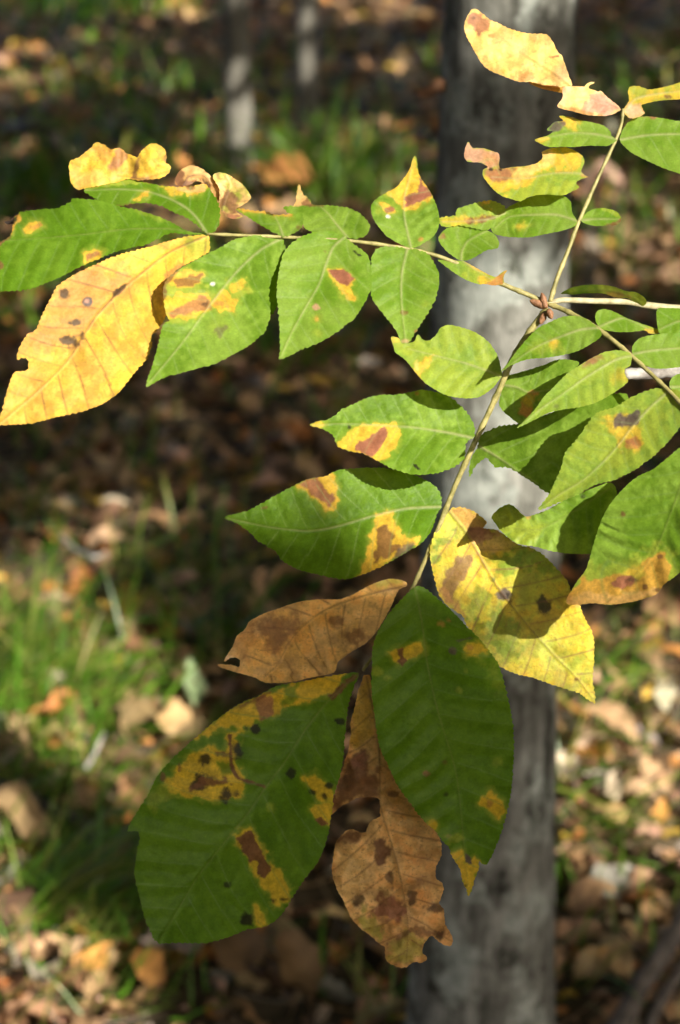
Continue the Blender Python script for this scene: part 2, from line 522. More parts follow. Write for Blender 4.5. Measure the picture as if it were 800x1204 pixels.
seen = [ground_pt(x, y) for x in (-150, 400, 950) for y in (-20, 200, 600, 1204, 1300)]
seen += [pt(x, y, 1.1) for x in (-150, 950) for y in (-100, 1300)] + [pt(x, y, 2.2) for x in (450, 750) for y in (-50, 1250)]
ss = sunspace(np.array(seen))
lo = ss.min(0) - 0.5; hi = ss.max(0) + 0.5
n_can = int((hi[0] - lo[0]) * (hi[1] - lo[1]) * 1500)
uv = lo + rr.random((n_can, 2)) * (hi - lo)
keep = rr.random(n_can) < 0.96
open_ = np.zeros(n_can)
for poly, op in GAPS:
    open_ = np.where(sdf(uv[:, 0], uv[:, 1], poly) < 0.06, np.maximum(open_, op), open_)
for poly in SHUT:
    open_ = np.where(sdf(uv[:, 0], uv[:, 1], poly) < -0.01, 0.0, open_)
keep &= rr.random(n_can) >= open_ ** 0.35
near = np.zeros(n_can)
uv = uv[keep]
zc = rr.uniform(2.5, 4.9, len(uv))
# P = u e1 + v e2 + w L with height zc
w_ = (zc - uv[:, 0] * E1[2] - uv[:, 1] * E2[2]) / SUN_L[2]
CP = uv[:, 0:1] * E1 + uv[:, 1:2] * E2 + w_[:, None] * SUN_L
spots = np.array([[3.0, -3.7], [5.0, 3.4], [7.4, 7.4], [9.5, 11.5], [1.6, -5.2]])
own = np.argmin(((CP[:, None, :2] - spots[None]) ** 2).sum(2), axis=1)
shade_lab = ["leafy shade tree out of frame to the right behind the camera", "leafy shade tree out of frame right of the grey trunk",
             "leafy shade tree out of frame far to the right", "leafy shade tree out of frame at the far right edge of the wood",
             "leafy shade tree out of frame directly behind the camera"]
for k, (sx, sy) in enumerate(spots):
    sel = CP[own == k]
    if len(sel) < 5:
        continue
    root = empty("shade_tree", (sx, sy, 0))
    tag(root, shade_lab[k], "tree", "trees around the clearing out of view")
    tv, tf = trunk_mesh(sx, sy, 4.6, [(-0.1, 0.13), (0.1, 0.10), (2, 0.08), (4.6, 0.03)], (0, 0), 20, 40, 0.04, 40 + k)
    parts = [(tv, tf)]
    far = sel[np.random.default_rng(k).integers(0, len(sel), 40)]
    for q in far:
        t = np.linspace(0, 1, 7)[:, None]
        a = np.array([sx, sy, min(4.3, q[2] * 0.75)])
        P = a * (1 - t) + q * t; P[:, 2] += 0.2 * np.sin(t[:, 0] * math.pi)
        su = sunspace(P)                                   # no bough hangs across a gap in the crown
        if any((sdf(su[:, 0], su[:, 1], poly) < 0.08).any() for poly, op in GAPS[:30]):
            continue
        parts.append(tube_data(P, 0.03 * (1 - 0.8 * t[:, 0]), 5))
    v, f = merge(parts)
    link_mesh("trunk", v, f, M_BARK_THIN, root)
    v, f, c = leaf_cloud(sel, 0.15, 60 + k, (0.10, 0.17, 0.02), (0.26, 0.24, 0.03), 0.6)
    link_mesh("crown", v, f, M_CANOPY, root, c, False)

ur = np.random.default_rng(91)
nU = 26000
aU = ur.uniform(math.radians(128), math.radians(412), nU)          # everywhere but the way the camera looks
rU = ur.uniform(8.5, 13.0, nU); zU = 4.2 * ur.random(nU) ** 1.2
clump = 0.5 + fbm(aU * 6, zU * 0.6, 4, 3)
zU = zU * clump
PU = np.stack([rU * np.cos(aU), 2.0 + rU * np.sin(aU), zU + 0.05], 1)
PU = PU[~((PU[:, 1] > 3.0) & (np.abs(PU[:, 0]) < 5.5))]
v, f, c = leaf_cloud(PU, 0.34, 92, (0.05, 0.09, 0.015), (0.16, 0.16, 0.03), 0.6)
o = link_mesh("undergrowth", v, f, M_CANOPY, None, c, False)  # foliage ring added out of view to screen off low horizon sky
tag(o, "leafy undergrowth of the surrounding woods, out of frame around the clearing", "undergrowth", None, "stuff")

# ================================================================== THE BRANCH
CROPS = dict(A1=(0, 160, 4), A2=(0, 300, 4), A3=(140, 160, 4), A4=(160, 270, 4), A5=(270, 180, 4), A6=(420, 170, 4), A7=(540, 0, 4), A8=(540, 150, 4),
             B1=(650, 60, 5.333), B2=(620, 320, 4.444), B3=(450, 370, 4), B4=(550, 420, 4), B5=(560, 520, 3.333), B6=(360, 440, 3.81), B7=(260, 540, 2.963), B8=(500, 590, 3.81),
             C1=(255, 670, 3.333), C2=(150, 780, 2.857), C3=(150, 940, 2.857), C4=(380, 780, 5), C5=(380, 950, 5), C6=(430, 680, 4.444), C7=(480, 860, 6.02), P=(0, 0, 1))
def T(spec):
    """'A1 x,y x,y B2 x,y ...' -> points in photograph pixels (crop code sets origin and scale)"""
    cur = CROPS['P']; out = []
    for tok in spec.split():
        if tok in CROPS:
            cur = CROPS[tok]; continue
        x, y = tok.split(',')
        out.append((cur[0] + float(x) / cur[2], cur[1] + float(y) / cur[2]))
    return np.array(out)

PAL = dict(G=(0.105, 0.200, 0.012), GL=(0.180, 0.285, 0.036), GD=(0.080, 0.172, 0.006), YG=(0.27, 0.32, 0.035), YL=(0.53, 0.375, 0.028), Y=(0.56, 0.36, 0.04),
           YO=(0.52, 0.29, 0.048), T=(0.62, 0.38, 0.14), O=(0.42, 0.20, 0.055), B=(0.15, 0.066, 0.030), RB=(0.27, 0.105, 0.06),
           PK=(0.52, 0.27, 0.18), K=(0.016, 0.012, 0.010), GY=(0.10, 0.075, 0.066), W=(0.75, 0.72, 0.62), PY=(0.70, 0.48, 0.17), LV=(0.30, 0.34, 0.14))

def ell(spec):
    """'A1 x,y,rx,ry ...' -> list of ellipse polygons"""
    cur = CROPS['P']; out = []
    for tok in spec.split():
        if tok in CROPS:
            cur = CROPS[tok]; continue
        v = [float(q) for q in tok.split(',')]
        cx, cy = cur[0] + v[0] / cur[2], cur[1] + v[1] / cur[2]
        rx = v[2] / cur[2]; ry = (v[3] if len(v) > 3 else v[2]) / cur[2]
        th = np.linspace(0, 2 * math.pi, 17)[:-1]
        out.append(np.stack([cx + rx * np.cos(th), cy + ry * np.sin(th)], 1))
    return out

SEED = [100]
def leaf(parent, label, out, mid, d, col, col2=None, ax=0.0, ay=-0.5, fold=-0.12, droop=0.0, und=0.0015, patches=(), veins='l',
         mat=None, teeth=1.8, h=1.55, ragged=0.0, speck=0.0, curl=0.0, mix=0.5, vsp=None, rough_und=0.0):
    SEED[0] += 13; sd = SEED[0]
    r_ = np.random.default_rng(sd)
    O_ = catmull(T(out), True, 4)
    O_ = resample(O_, 1.9, True)
    # saw-toothed margin
    tan = np.roll(O_, -1, 0) - np.roll(O_, 1, 0); tan /= np.linalg.norm(tan, axis=1)[:, None] + 1e-9
    area = 0.5 * np.sum(O_[:, 0] * np.roll(O_[:, 1], -1) - np.roll(O_[:, 0], -1) * O_[:, 1])
    nrm = np.stack([tan[:, 1], -tan[:, 0]], 1) * (1 if area > 0 else -1)
    k = np.arange(len(O_))
    ph = (k * 1.9 / 6.2 + 0.10 * r_.normal(size=len(k)).cumsum()) % 1.0
    amp = teeth * (0.6 + 0.8 * vnoise(k * 0.11, k * 0 + 3, sd))
    O_ = O_ + nrm * (amp * (ph - 0.35))[:, None]
    if ragged:
        O_ = O_ + nrm * (ragged * 2 * (fbm(k * 0.14, k * 0.0 + 9, sd, 3) - 0.5))[:, None]
    lo_, hi_ = O_.min(0), O_.max(0)
    hx = np.arange(lo_[0], hi_[0], h); hy = np.arange(lo_[1], hi_[1], h * 0.866)
    HX, HY = np.meshgrid(hx, hy); HX = HX + (np.arange(len(hy)) % 2)[:, None] * h * 0.5
    qx, qy = HX.ravel(), HY.ravel()
    m = inside(qx, qy, O_); qx, qy = qx[m], qy[m]
    dd, _, _, _ = seg_dist(qx, qy, O_, True)
    m = dd > 0.75 * h; qx, qy = qx[m], qy[m]
    allp = [Vector((float(a), float(b))) for a, b in O_] + [Vector((float(a), float(b))) for a, b in zip(qx, qy)]
    res = delaunay_2d_cdt(allp, [], [list(range(len(O_)))], 1, 1e-5)
    P2 = np.array([(v.x, v.y) for v in res[0]]); Fc = [list(f) for f in res[2]]
    x, y = P2[:, 0], P2[:, 1]
    Mi = catmull(T(mid), False, 5)
    dist, s, side, Ltot = seg_dist(x, y, Mi, False)
    b = Mi[0]
    # side veins run forward from the midrib
    sp = vsp or max(14.0, min(26.0, Ltot / 11.0))
    v = s - 0.62 * dist + 0.0016 * dist * dist + np.where(side > 0, 0.37 * sp, 0) + 2.5 * (vnoise(x / 30, y / 30, sd) - 0.5)
    dv = np.abs((v / sp) - np.round(v / sp)) * sp
    dep = d + PXM * (ax * (x - b[0]) + ay * (y - b[1]))
    dep = dep + fold * PXM * np.sqrt(dist * dist + 9.0)
    t = s / Ltot
    dep = dep + droop * PXM * Ltot * t * t
    dep = dep + curl * PXM * (dist / 60.0) ** 2 * 60
    dep = dep + und * 2 * (fbm(x / 60, y / 60, sd + 3, 3) - 0.5)
    if rough_und:
        dep = dep + rough_und * 2 * (fbm(x / 22, y / 22, sd + 5, 3) - 0.5)
    quilt = np.cos(2 * math.pi * v / sp) * smooth(2, 14, dist)
    dep = dep + (0.00055 if veins == 'n' else 0.00025) * quilt                                   # blade bulges between the veins
    dep = dep - (0.0003 if veins == 'n' else 0.0005) * np.exp(-(dist / 1.6) ** 2)               # raised midrib
    dep = dep + 0.00022 * (fbm(x / 5, y / 5, sd + 8, 2) - 0.5) * 2
    V = unproject(x, y, dep)
    # colour of the blade itself
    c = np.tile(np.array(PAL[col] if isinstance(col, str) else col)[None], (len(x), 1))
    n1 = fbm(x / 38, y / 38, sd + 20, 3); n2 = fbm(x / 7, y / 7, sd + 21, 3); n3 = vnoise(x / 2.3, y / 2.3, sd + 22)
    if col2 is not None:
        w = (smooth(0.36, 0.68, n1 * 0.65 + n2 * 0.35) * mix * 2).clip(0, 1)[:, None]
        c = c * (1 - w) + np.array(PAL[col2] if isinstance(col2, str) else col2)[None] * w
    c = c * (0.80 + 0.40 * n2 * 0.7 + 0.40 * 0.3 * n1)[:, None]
    if veins in 'ds':                                        # dry tissue is blotched
        bl = fbm(x / 15, y / 15, sd + 60, 4)
        c = c * (0.86 + 0.40 * smooth(0.3, 0.62, bl))[:, None] * (1 + np.array([0.0, -0.10, -0.2])[None] * smooth(0.55, 0.75, bl)[:, None])
    for pa in patches:
        pc, shapes = pa[0], pa[1]
        soft = 0.65 * (pa[2] if len(pa) > 2 else 1.6)
        warp = pa[3] if len(pa) > 3 else 3.0
        alpha = pa[4] if len(pa) > 4 else 1.0
        polys = shapes if isinstance(shapes, list) else [shapes]
        halo = pc in ('Y', 'YO', 'YL') and veins in 'ln'
        for poly, hal in ([(p_, True) for p_ in polys] if halo else []) + [(p_, False) for p_ in polys]:
            bb0, bb1 = poly.min(0) - 14 - warp, poly.max(0) + 14 + warp
            mm = np.where((x > bb0[0]) & (x < bb1[0]) & (y > bb0[1]) & (y < bb1[1]))[0]
            if len(mm) == 0:
                continue
            q = sdf(x[mm], y[mm], poly) + warp * 2 * (fbm(x[mm] / 7, y[mm] / 7, sd + 31 + len(poly), 4) - 0.5) * 1.5 - 0.6
            if hal:                                              # tissue yellows gradually around a blotch
                w = (1 - smooth(-1.0, 7.0, q + 6 * (n2[mm] - 0.5)))[:, None] * 0.62
                c[mm] = c[mm] * (1 - w) + np.array(PAL['YG'])[None] * w
                continue
            w = (1 - smooth(-soft, soft, q))[:, None] * alpha
            pcol = np.array(PAL[pc] if isinstance(pc, str) else pc)[None] * (0.58 + 0.60 * n2[mm] + 0.24 * n3[mm])[:, None]
            c[mm] = c[mm] * (1 - w) + pcol * w
    if speck:
        w = (smooth(0.80, 0.9, n3) * speck)[:, None]
        c = c * (1 - w) + np.array((0.16, 0.08, 0.03))[None] * w
    # fine reticulate mottling and veins
    ret = np.abs(vnoise(x / 4.2, y / 4.2, sd + 50) - 0.5)
    if veins == 'l':
        mcol, lcol, la = np.array([0.36, 0.36, 0.17]), np.array([0.24, 0.33, 0.12]), 0.45
        c = c * (1 + 0.10 * (ret < 0.05))[:, None]
    elif veins == 'n':
        mcol, lcol, la = np.array([0.20, 0.22, 0.07]), np.array([0.14, 0.23, 0.06]), 0.6
        c = c * (1 + 0.08 * (ret < 0.05))[:, None]
    else:
        mcol, lcol, la = np.array([0.11, 0.052, 0.025]), np.array([0.17, 0.078, 0.03]), 0.8
        c = c * (1 - 0.10 * (ret < 0.05))[:, None]
    if veins == 's': la = 0.3
    w = (np.exp(-(dv / (1.25 if veins == 'd' else 0.95)) ** 2) * la * smooth(1.0, 5.0, dist) * (0.35 + 0.65 * vnoise(x / 25, y / 25, sd + 40)) * (1 - smooth(0.55, 1.0, dist / (0.30 * Ltot + 20)) * 0.6))[:, None]
    c = c * (1 - w) + lcol[None] * w
    mw = {'l': 1.25, 'n': 0.95, 'd': 1.1, 's': 0.9}[veins]; ma = {'l': 0.75, 'n': 0.5, 'd': 0.85, 's': 0.25}[veins]
    w = (np.exp(-(dist / (mw * (1.25 - 0.6 * t))) ** 2) * ma * (1 - 0.45 * t) * (0.6 + 0.4 * vnoise(s / 9, s * 0, sd)))[:, None]
    c = c * (1 - w) + mcol[None] * w
    o = link_mesh("leaflet", V, Fc, mat or (M_DRY if veins in 'ds' else M_LEAF), parent, c)
    if label:
        o["label"] = label
    return o

# the sapling that carries the branch stands out of frame to the right
J = pt(645, 358, 1.150)
sap_xy = (0.46, 1.30)
sap = empty("hickory_sapling", (sap_xy[0], sap_xy[1], 0))
tag(sap, "leafy sapling branch with green and yellowing toothed leaflets filling the foreground", "sapling")

def stalk(name, pts, r0, r1, label=None, mat=None, parent=sap, sides=10):
    A = np.array(pts, float)
    A = catmull(A, False, 6)
    P = unproject(A[:, 0], A[:, 1], A[:, 2])
    n = len(P); R = np.linspace(r0, r1, n)
    nd = np.ones(n)
    for i in range(3, n - 2, 6):
        nd[i] = 1.25
    v, f = tube_data(P, R * nd, sides, 0.06, n)
    o = link_mesh(name, v, f, mat or M_STALK, parent)
    if label: o["label"] = label
    return o

# stem: from the ground up, out of frame, then the twig to the tip bud at the junction
Q = np.array([pt(660, 353, 1.152), pt(700, 354, 1.158), pt(738, 355, 1.165), pt(762, 359, 1.172), pt(800, 363, 1.18), pt(900, 372, 1.21), pt(1050, 390, 1.26), pt(1180, 420, 1.30)])
end = Q[-1]
up = np.array([[sap_xy[0], sap_xy[1], z] for z in (-0.05, 0.3, 0.7)])
low = np.vstack([up, [end * 0.55 + np.array([sap_xy[0], sap_xy[1], 0.95]) * 0.45]])
stem_pts = catmull(np.vstack([low, Q[::-1], [J]]), False, 6)
Rr = np.interp(np.linspace(0, 1, len(stem_pts)), [0, 0.35, 0.6, 1], [0.011, 0.007, 0.0020, 0.0015])
v, f = tube_data(stem_pts, Rr, 10, 0.05, 3)
link_mesh("stem", v, f, M_STEM, sap)

SL = stalk("leaf_stalk", [(644, 358, 1.150), (622, 347, 1.149), (600, 338, 1.148), (578, 328, 1.147), (555, 318, 1.147), (515, 301, 1.145), (470, 291, 1.142), (410, 283, 1.138), (340, 279, 1.134), (290, 277, 1.131), (243, 275, 1.128)], 0.0014, 0.0008, "leaf stalk running left with paired leaflets")
SU = stalk("leaf_stalk", [(647, 355, 1.150), (655, 328, 1.151), (668, 295, 1.153), (681, 260, 1.155), (703, 210, 1.158), (724, 165, 1.162), (731, 145, 1.164), (733, 128, 1.165)], 0.0013, 0.0008, "leaf stalk rising to the upper right")
SR = stalk("leaf_stalk", [(646, 358, 1.150), (660, 363, 1.147), (680, 373, 1.142), (702, 386, 1.135), (722, 401, 1.130), (742, 418, 1.125), (765, 439, 1.118), (787, 460, 1.110), (810, 484, 1.099), (840, 512, 1.088), (880, 550, 1.076)], 0.0014, 0.0010, "leaf stalk slanting down to the right")
SD = stalk("leaf_stalk", [(645, 362, 1.152), (632, 378, 1.154), (615, 402, 1.156), (600, 428, 1.158), (590, 452, 1.160), (575, 485, 1.162), (559, 519, 1.164), (535, 572, 1.168), (514, 625, 1.172), (498, 663, 1.173), (485, 692, 1.172), (468, 722, 1.170), (448, 756, 1.167), (436, 775, 1.164), (427, 788, 1.160)], 0.0019, 0.0009, "long leaf stalk hanging down to the lowest leaflets")

# buds at the junction
def bud(a, b, w, dep, label):
    t = np.linspace(0, 1, 10)
    A = np.array(a); B = np.array(b)
    P2 = A[None] * (1 - t)[:, None] + B[None] * t[:, None]
    P = unproject(P2[:, 0], P2[:, 1], dep + 0.001 * np.sin(t * 3))
    R = w * PXM * np.sin(np.clip(t * 0.86 + 0.14, 0, 1) * math.pi) ** 0.6 + 0.0002
    v, f = tube_data(P, R, 9, 0.25, int(a[0]))
    o = link_mesh("bud", v, f, M_BUD, sap); o["label"] = label
bud((641, 361), (623, 353), 4.2, 1.147, "dark brown bud scale pointing left")
bud((642, 362), (637, 344), 3.6, 1.146, "brown bud pointing up")
bud((645, 364), (649, 375), 3.8, 1.147, "pinkish brown bud scale pointing down")
bud((641, 368), (635, 381), 3.6, 1.150, "tan bud scale on the hanging stalk")

# ---------------- left compound leaf
leaf(SL, "large golden yellow leaflet with black spots, browner on its upper half",
     "A3 412,468 330,470 240,492 140,522 A1 560,560 440,610 345,655 270,710 A2 232,220 205,272 170,355 130,375 95,430 80,488 110,482 134,492 134,535 110,546 70,550 50,590 22,690 8,745 -14,795 40,797 150,790 260,762 370,738 470,705 560,645 630,555 690,490 712,430 715,380 745,345 775,300 800,240 830,170 A3 260,640 380,570 424,545 428,510 425,480",
     "A3 412,468 240,545 A2 680,75 600,140 520,215 440,305 345,460 280,540 160,655 0,790", 1.128, 'Y', 'YO', ax=0.12, ay=-0.45, fold=-0.18, und=0.003, veins='d', speck=0.25, vsp=27,
     patches=[('O', T("A2 400,30 620,110 520,215 440,305 345,455 240,470 100,440 170,355 215,260 260,170"), 16, 10, 0.75),
              ('YO', T("A2 80,450 330,470 160,650 10,760 20,680"), 20, 10, 0.6),
              ('YG', T("A3 340,480 425,480 420,545 350,560 300,520"), 8, 5, 0.8),
              ('K', ell("A2 300,180,20,22 340,322,28,12 325,405,38,26 372,375,20,10"), 3.5, 4, 0.85),
              ('K', T("A2 520,215 550,160 610,120 590,150 545,190"), 2.5, 3, 0.9),
              ('GY', ell("A2 412,220,22,20"), 2, 1), ('PK', ell("A2 408,216,9,8"), 2, 1, 0.6),
              ('O', T("A3 205,690 215,650 280,610 320,595 290,630 230,690 205,780 195,800"), 2.5, 3, 0.8)])
leaf(SL, "green leaflet with yellow and brown blotches across its middle beside the golden leaflet",
     "A4 688,38 640,30 560,28 470,45 370,98 265,152 200,190 150,228 130,270 132,320 135,370 150,415 158,428 130,445 112,510 85,620 48,737 120,700 185,680 280,655 370,630 460,585 530,545 605,480 632,400 626,320 628,260 658,180 692,100 696,60",
     "A4 690,40 590,92 490,180 410,275 340,365 220,530 48,737", 1.135, 'G', 'GL', ax=0.25, ay=-0.6, fold=-0.2, und=0.002, vsp=24,
     patches=[('YG', T("A4 140,220 230,180 330,205 310,250 340,290 365,330 320,400 250,430 150,430 125,360 130,270"), 5, 6, 0.7),
              ('Y', T("A4 165,225 240,190 320,215 300,245 240,270 150,262"), 2.5, 4), ('B', T("A4 180,245 220,228 310,218 300,240 250,262 200,262"), 2.5, 4, 0.8),
              ('Y', T("A4 132,340 200,300 330,295 362,322 332,380 255,420 152,420"), 2.5, 4), ('RB', T("A4 150,395 240,350 300,310 350,325 345,360 250,385 180,415"), 3, 5, 0.75),
              ('K', ell("A4 322,350,16,10"), 2, 3, 0.7),
              ('Y', T("A4 362,352 412,285 470,330 460,385 400,385"), 2, 3), ('O', ell("A4 400,345,22,14 435,355,12,12"), 2, 4, 0.7),
              ('YG', T("A4 430,265 500,238 538,288 480,325"), 4, 5, 0.8), ('Y', T("A4 440,262 500,245 515,275 460,285"), 3, 5, 0.8),
              ('GY', ell("A4 388,470,26,20"), 4, 5, 0.8), ('YG', ell("A4 385,455,45,45"), 10, 4, 0.3),
              ('B', T("A4 130,320 122,245 160,195 225,152 232,165 175,210 145,260"), 2, 3, 0.8), ('W', ell("A4 360,256,9,6"), 1.5, 1, 0.8)])
leaf(SL, "narrow shaded green leaflet edge seen behind two larger green leaflets",
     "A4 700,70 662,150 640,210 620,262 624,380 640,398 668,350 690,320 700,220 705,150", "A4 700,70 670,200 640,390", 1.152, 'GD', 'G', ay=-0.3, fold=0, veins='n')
leaf(SL, "bright green leaflet with one reddish brown triangular spot edged in yellow",
     "A5 545,392 510,380 470,366 400,372 340,395 290,425 255,470 240,530 228,590 224,660 232,760 238,860 240,920 236,968 290,950 330,925 400,900 470,865 540,815 592,770 632,710 660,650 668,600 662,510 640,470 600,440 565,412",
     "A5 545,392 490,440 455,520 420,620 350,740 290,850 238,966", 1.138, 'GL', 'G', ax=0.1, ay=-0.55, fold=-0.2, und=0.002, vsp=23,
     patches=[('Y', T("A5 458,545 540,545 584,590 560,640 590,690 545,690 520,620 470,575"), 2, 3), ('RB', T("A5 466,552 540,552 578,590 552,624 520,612 482,572"), 1.6, 2),
              ('PK', ell("A5 408,722,14,11"), 2, 2, 0.7), ('YO', ell("A5 412,783,10"), 2, 2, 0.8), ('YG', ell("A5 415,840,14,14"), 5, 3, 0.5),
              ('K', T("A5 585,460 600,468 632,484 610,488 596,478"), 1.2, 1.5, 0.9), ('B', ell("A5 450,462,8,4"), 1.5, 2, 0.6)])
leaf(SL, "flat lying green leaflet behind the stalk with a small brown curled tip",
     "A5 555,398 600,402 640,386 661,348 640,310 600,275 550,257 480,247 420,246 388,242 384,225 345,190 326,145 316,190 306,245 252,252 285,285 330,310 350,345 390,372 450,380 520,395",
     "A5 555,396 500,330 465,285 425,250", 1.139, 'G', 'GL', ay=-1.25, fold=-0.15, vsp=16,
     patches=[('T', T("A5 300,246 316,190 326,140 345,190 385,228 392,246"), 1.5, 2), ('B', T("A5 340,235 370,215 388,246 340,246"), 2, 2, 0.8), ('B', T("A5 380,240 440,243 440,250 380,250"), 1, 1, 0.7)])
leaf(SL, "small green leaflet with a pale thin edge pointing left behind the stalk",
     "A5 252,392 200,368 130,328 60,282 18,256 90,268 170,275 212,290 280,288 330,282 347,302 342,345 312,372 275,388",
     "A5 252,390 235,340 215,300", 1.133, 'G', 'GL', ay=-1.25, fold=-0.1, vsp=14,
     patches=[('YO', T("A5 15,252 170,270 215,286 290,284 290,292 210,297 160,284 60,272"), 1.5, 2, 0.9), ('K', T("A5 170,275 205,285 205,294 175,284"), 1, 1, 0.8), ('B', ell("A5 325,350,9"), 2, 2, 0.6)])
leaf(SL, "curled brown dried leaflet tip standing above the stalk",
     "A3 262,208 275,180 300,155 340,138 372,145 400,160 440,195 470,245 474,305 452,290 430,250 405,225 370,208 335,228 285,238 266,225",
     "A3 300,235 330,190 400,185 460,260", 1.152, 'O', 'T', ay=-0.2, fold=0.3, und=0.004, veins='d', teeth=0.7, ragged=1.0, vsp=14,
     patches=[('B', T("A3 265,205 285,165 300,175 300,215 360,210 330,232 280,238"), 2.5, 3, 0.9), ('K', T("A3 395,205 430,235 428,252 400,225"), 1.5, 2, 0.8)])
leaf(SL, "withered olive and brown leaflet hanging above the stalk",
     "A3 440,186 480,172 530,190 580,230 610,265 620,292 592,318 560,330 545,350 585,378 550,388 510,380 482,352 472,300 470,245",
     "A3 480,360 500,290 520,230 500,185", 1.148, 'YG', 'T', ay=-0.2, fold=-0.25, und=0.004, veins='d', teeth=0.8, ragged=1.5, vsp=14, mix=0.6,
     patches=[('B', T("A3 490,280 530,255 560,290 545,345 500,350 482,320"), 4, 6, 0.85), ('RB', T("A3 475,345 520,370 585,375 540,390 490,365"), 2, 2, 0.9), ('T', T("A3 470,200 500,230 490,280 470,270"), 4, 3, 0.6)])
leaf(SL, "green leaflet with yellow patch under the ruffled golden one",
     "A1 975,455 1010,450 1032,410 1036,360 1025,310 1000,270 965,225 890,240 770,235 700,222 620,206 560,210 480,225 395,252 420,275 460,300 500,318 545,330 600,322 680,312 760,328 800,350 880,385 930,420 965,452",
     "A1 972,454 930,390 880,340 800,295 690,260 560,250 400,255", 1.128, 'G', 'GD', ax=0.08, ay=-1.0, fold=-0.15, vsp=20,
     patches=[('Y', T("A1 760,236 890,236 965,222 975,250 930,275 850,270 800,275"), 2, 3), ('T', T("A1 830,245 960,225 965,255 890,262"), 2, 3, 0.8), ('B', ell("A1 880,220,14,8 900,240,20,8"), 2, 3, 0.7),
              ('Y', T("A1 660,275 680,258 698,262 690,280 660,300 632,298"), 1.6, 2), ('B', T("A1 545,326 600,318 640,318 600,326"), 1, 1, 0.6), ('YG', T("A1 395,250 480,225 620,206 700,222 560,225"), 2, 2, 0.8)])
leaf(SL, "ruffled golden leaflet with a reddish fold, highest on the left",
     "A1 395,252 360,250 335,222 330,170 335,120 380,95 430,60 450,30 490,40 525,65 560,55 600,80 640,100 652,95 670,60 700,42 740,40 775,65 786,100 780,125 800,140 795,170 770,190 720,205 660,207 620,202 560,212 480,228",
     "A1 800,170 700,190 560,190 450,150 360,200", 1.153, 'Y', 'YO', ay=-0.5, fold=-0.25, und=0.006, rough_und=0.002, veins='s', teeth=1.1, ragged=1.4, speck=0.3, vsp=15,
     patches=[('RB', T("A1 505,150 545,70 570,58 610,85 570,130 530,165"), 2.5, 3, 0.75), ('B', T("A1 628,195 640,120 655,95 650,150 640,200"), 2, 2, 0.8), ('O', T("A1 440,60 525,66 510,140 460,120"), 6, 5, 0.5),
              ('B', T("A1 620,196 700,200 660,208"), 1.5, 1, 0.8), ('PY', T("A1 340,180 480,170 560,195 480,220 360,240"), 8, 5, 0.4), ('B', ell("A1 782,105,8,16"), 2, 2, 0.6)])
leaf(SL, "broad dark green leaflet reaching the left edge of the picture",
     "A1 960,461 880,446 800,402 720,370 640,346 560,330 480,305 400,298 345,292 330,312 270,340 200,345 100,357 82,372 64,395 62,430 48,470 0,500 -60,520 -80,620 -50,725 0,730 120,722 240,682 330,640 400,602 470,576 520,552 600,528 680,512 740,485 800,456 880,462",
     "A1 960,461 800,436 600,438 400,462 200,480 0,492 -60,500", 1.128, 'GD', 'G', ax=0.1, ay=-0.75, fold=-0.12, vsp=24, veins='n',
     patches=[('Y', T("A1 115,440 140,410 192,400 200,420 145,452 120,455"), 1.6, 2), ('O', T("A1 150,428 190,405 195,418 160,440"), 2, 2, 0.7),
              ('Y', T("A1 390,552 440,532 482,540 470,572 400,596"), 2, 2), ('RB', T("A1 405,560 460,540 475,550 430,575 408,582"), 2, 2, 0.8),
              ('YO', T("A1 30,440 66,400 85,372 105,395 80,410 50,450"), 2, 3), ('K', T("A1 20,402 66,388 84,368 70,400 66,414"), 1.5, 2, 0.95), ('B', T("A1 -20,450 48,455 50,480 10,505 -20,510"), 2.5, 3, 0.9),
              ('B', ell("A1 2,605,14,10"), 3, 3, 0.8), ('YG', T("A1 640,346 720,368 800,400 760,400 680,368"), 5, 3, 0.4)])
leaf(SL, "small dark dried scrap at the far left edge", "A1 20,402 50,395 78,368 86,378 70,408 40,416", "A1 86,374 25,404", 1.126, 'B', 'K', ay=-0.2, veins='d', teeth=0.3, mat=M_DRY)
leaf(SL, "heart shaped green leaflet with yellow tip and reddish brown band pointing up",
     "A6 255,489 200,466 140,430 90,370 67,320 70,280 100,250 140,225 180,205 220,160 250,110 268,54 281,70 286,120 300,158 330,200 355,245 375,290 388,350 380,400 350,440 300,470",
     "A6 255,489 235,400 222,330 222,250 240,180 268,60", 1.142, 'G', 'GL', ay=-0.6, fold=-0.15, vsp=17, teeth=0.8,
     patches=[('Y', T("A6 128,230 180,205 225,150 268,45 290,130 320,185 358,245 320,268 270,302 230,312 205,285 180,265"), 1.8, 3), ('RB', T("A6 222,290 226,246 280,222 297,158 346,240 300,262 260,287"), 1.8, 3),
              ('Y', T("A6 108,276 150,285 188,315 150,325 118,302"), 1.6, 2), ('RB', ell("A6 150,305,24,13"), 1.6, 2, 0.9), ('W', ell("A6 147,338,9,5"), 1.5, 1, 0.8), ('O', ell("A6 296,446,10,7"), 2, 2, 0.7), ('YG', ell("A6 95,318,12,10"), 4, 2, 0.6)])
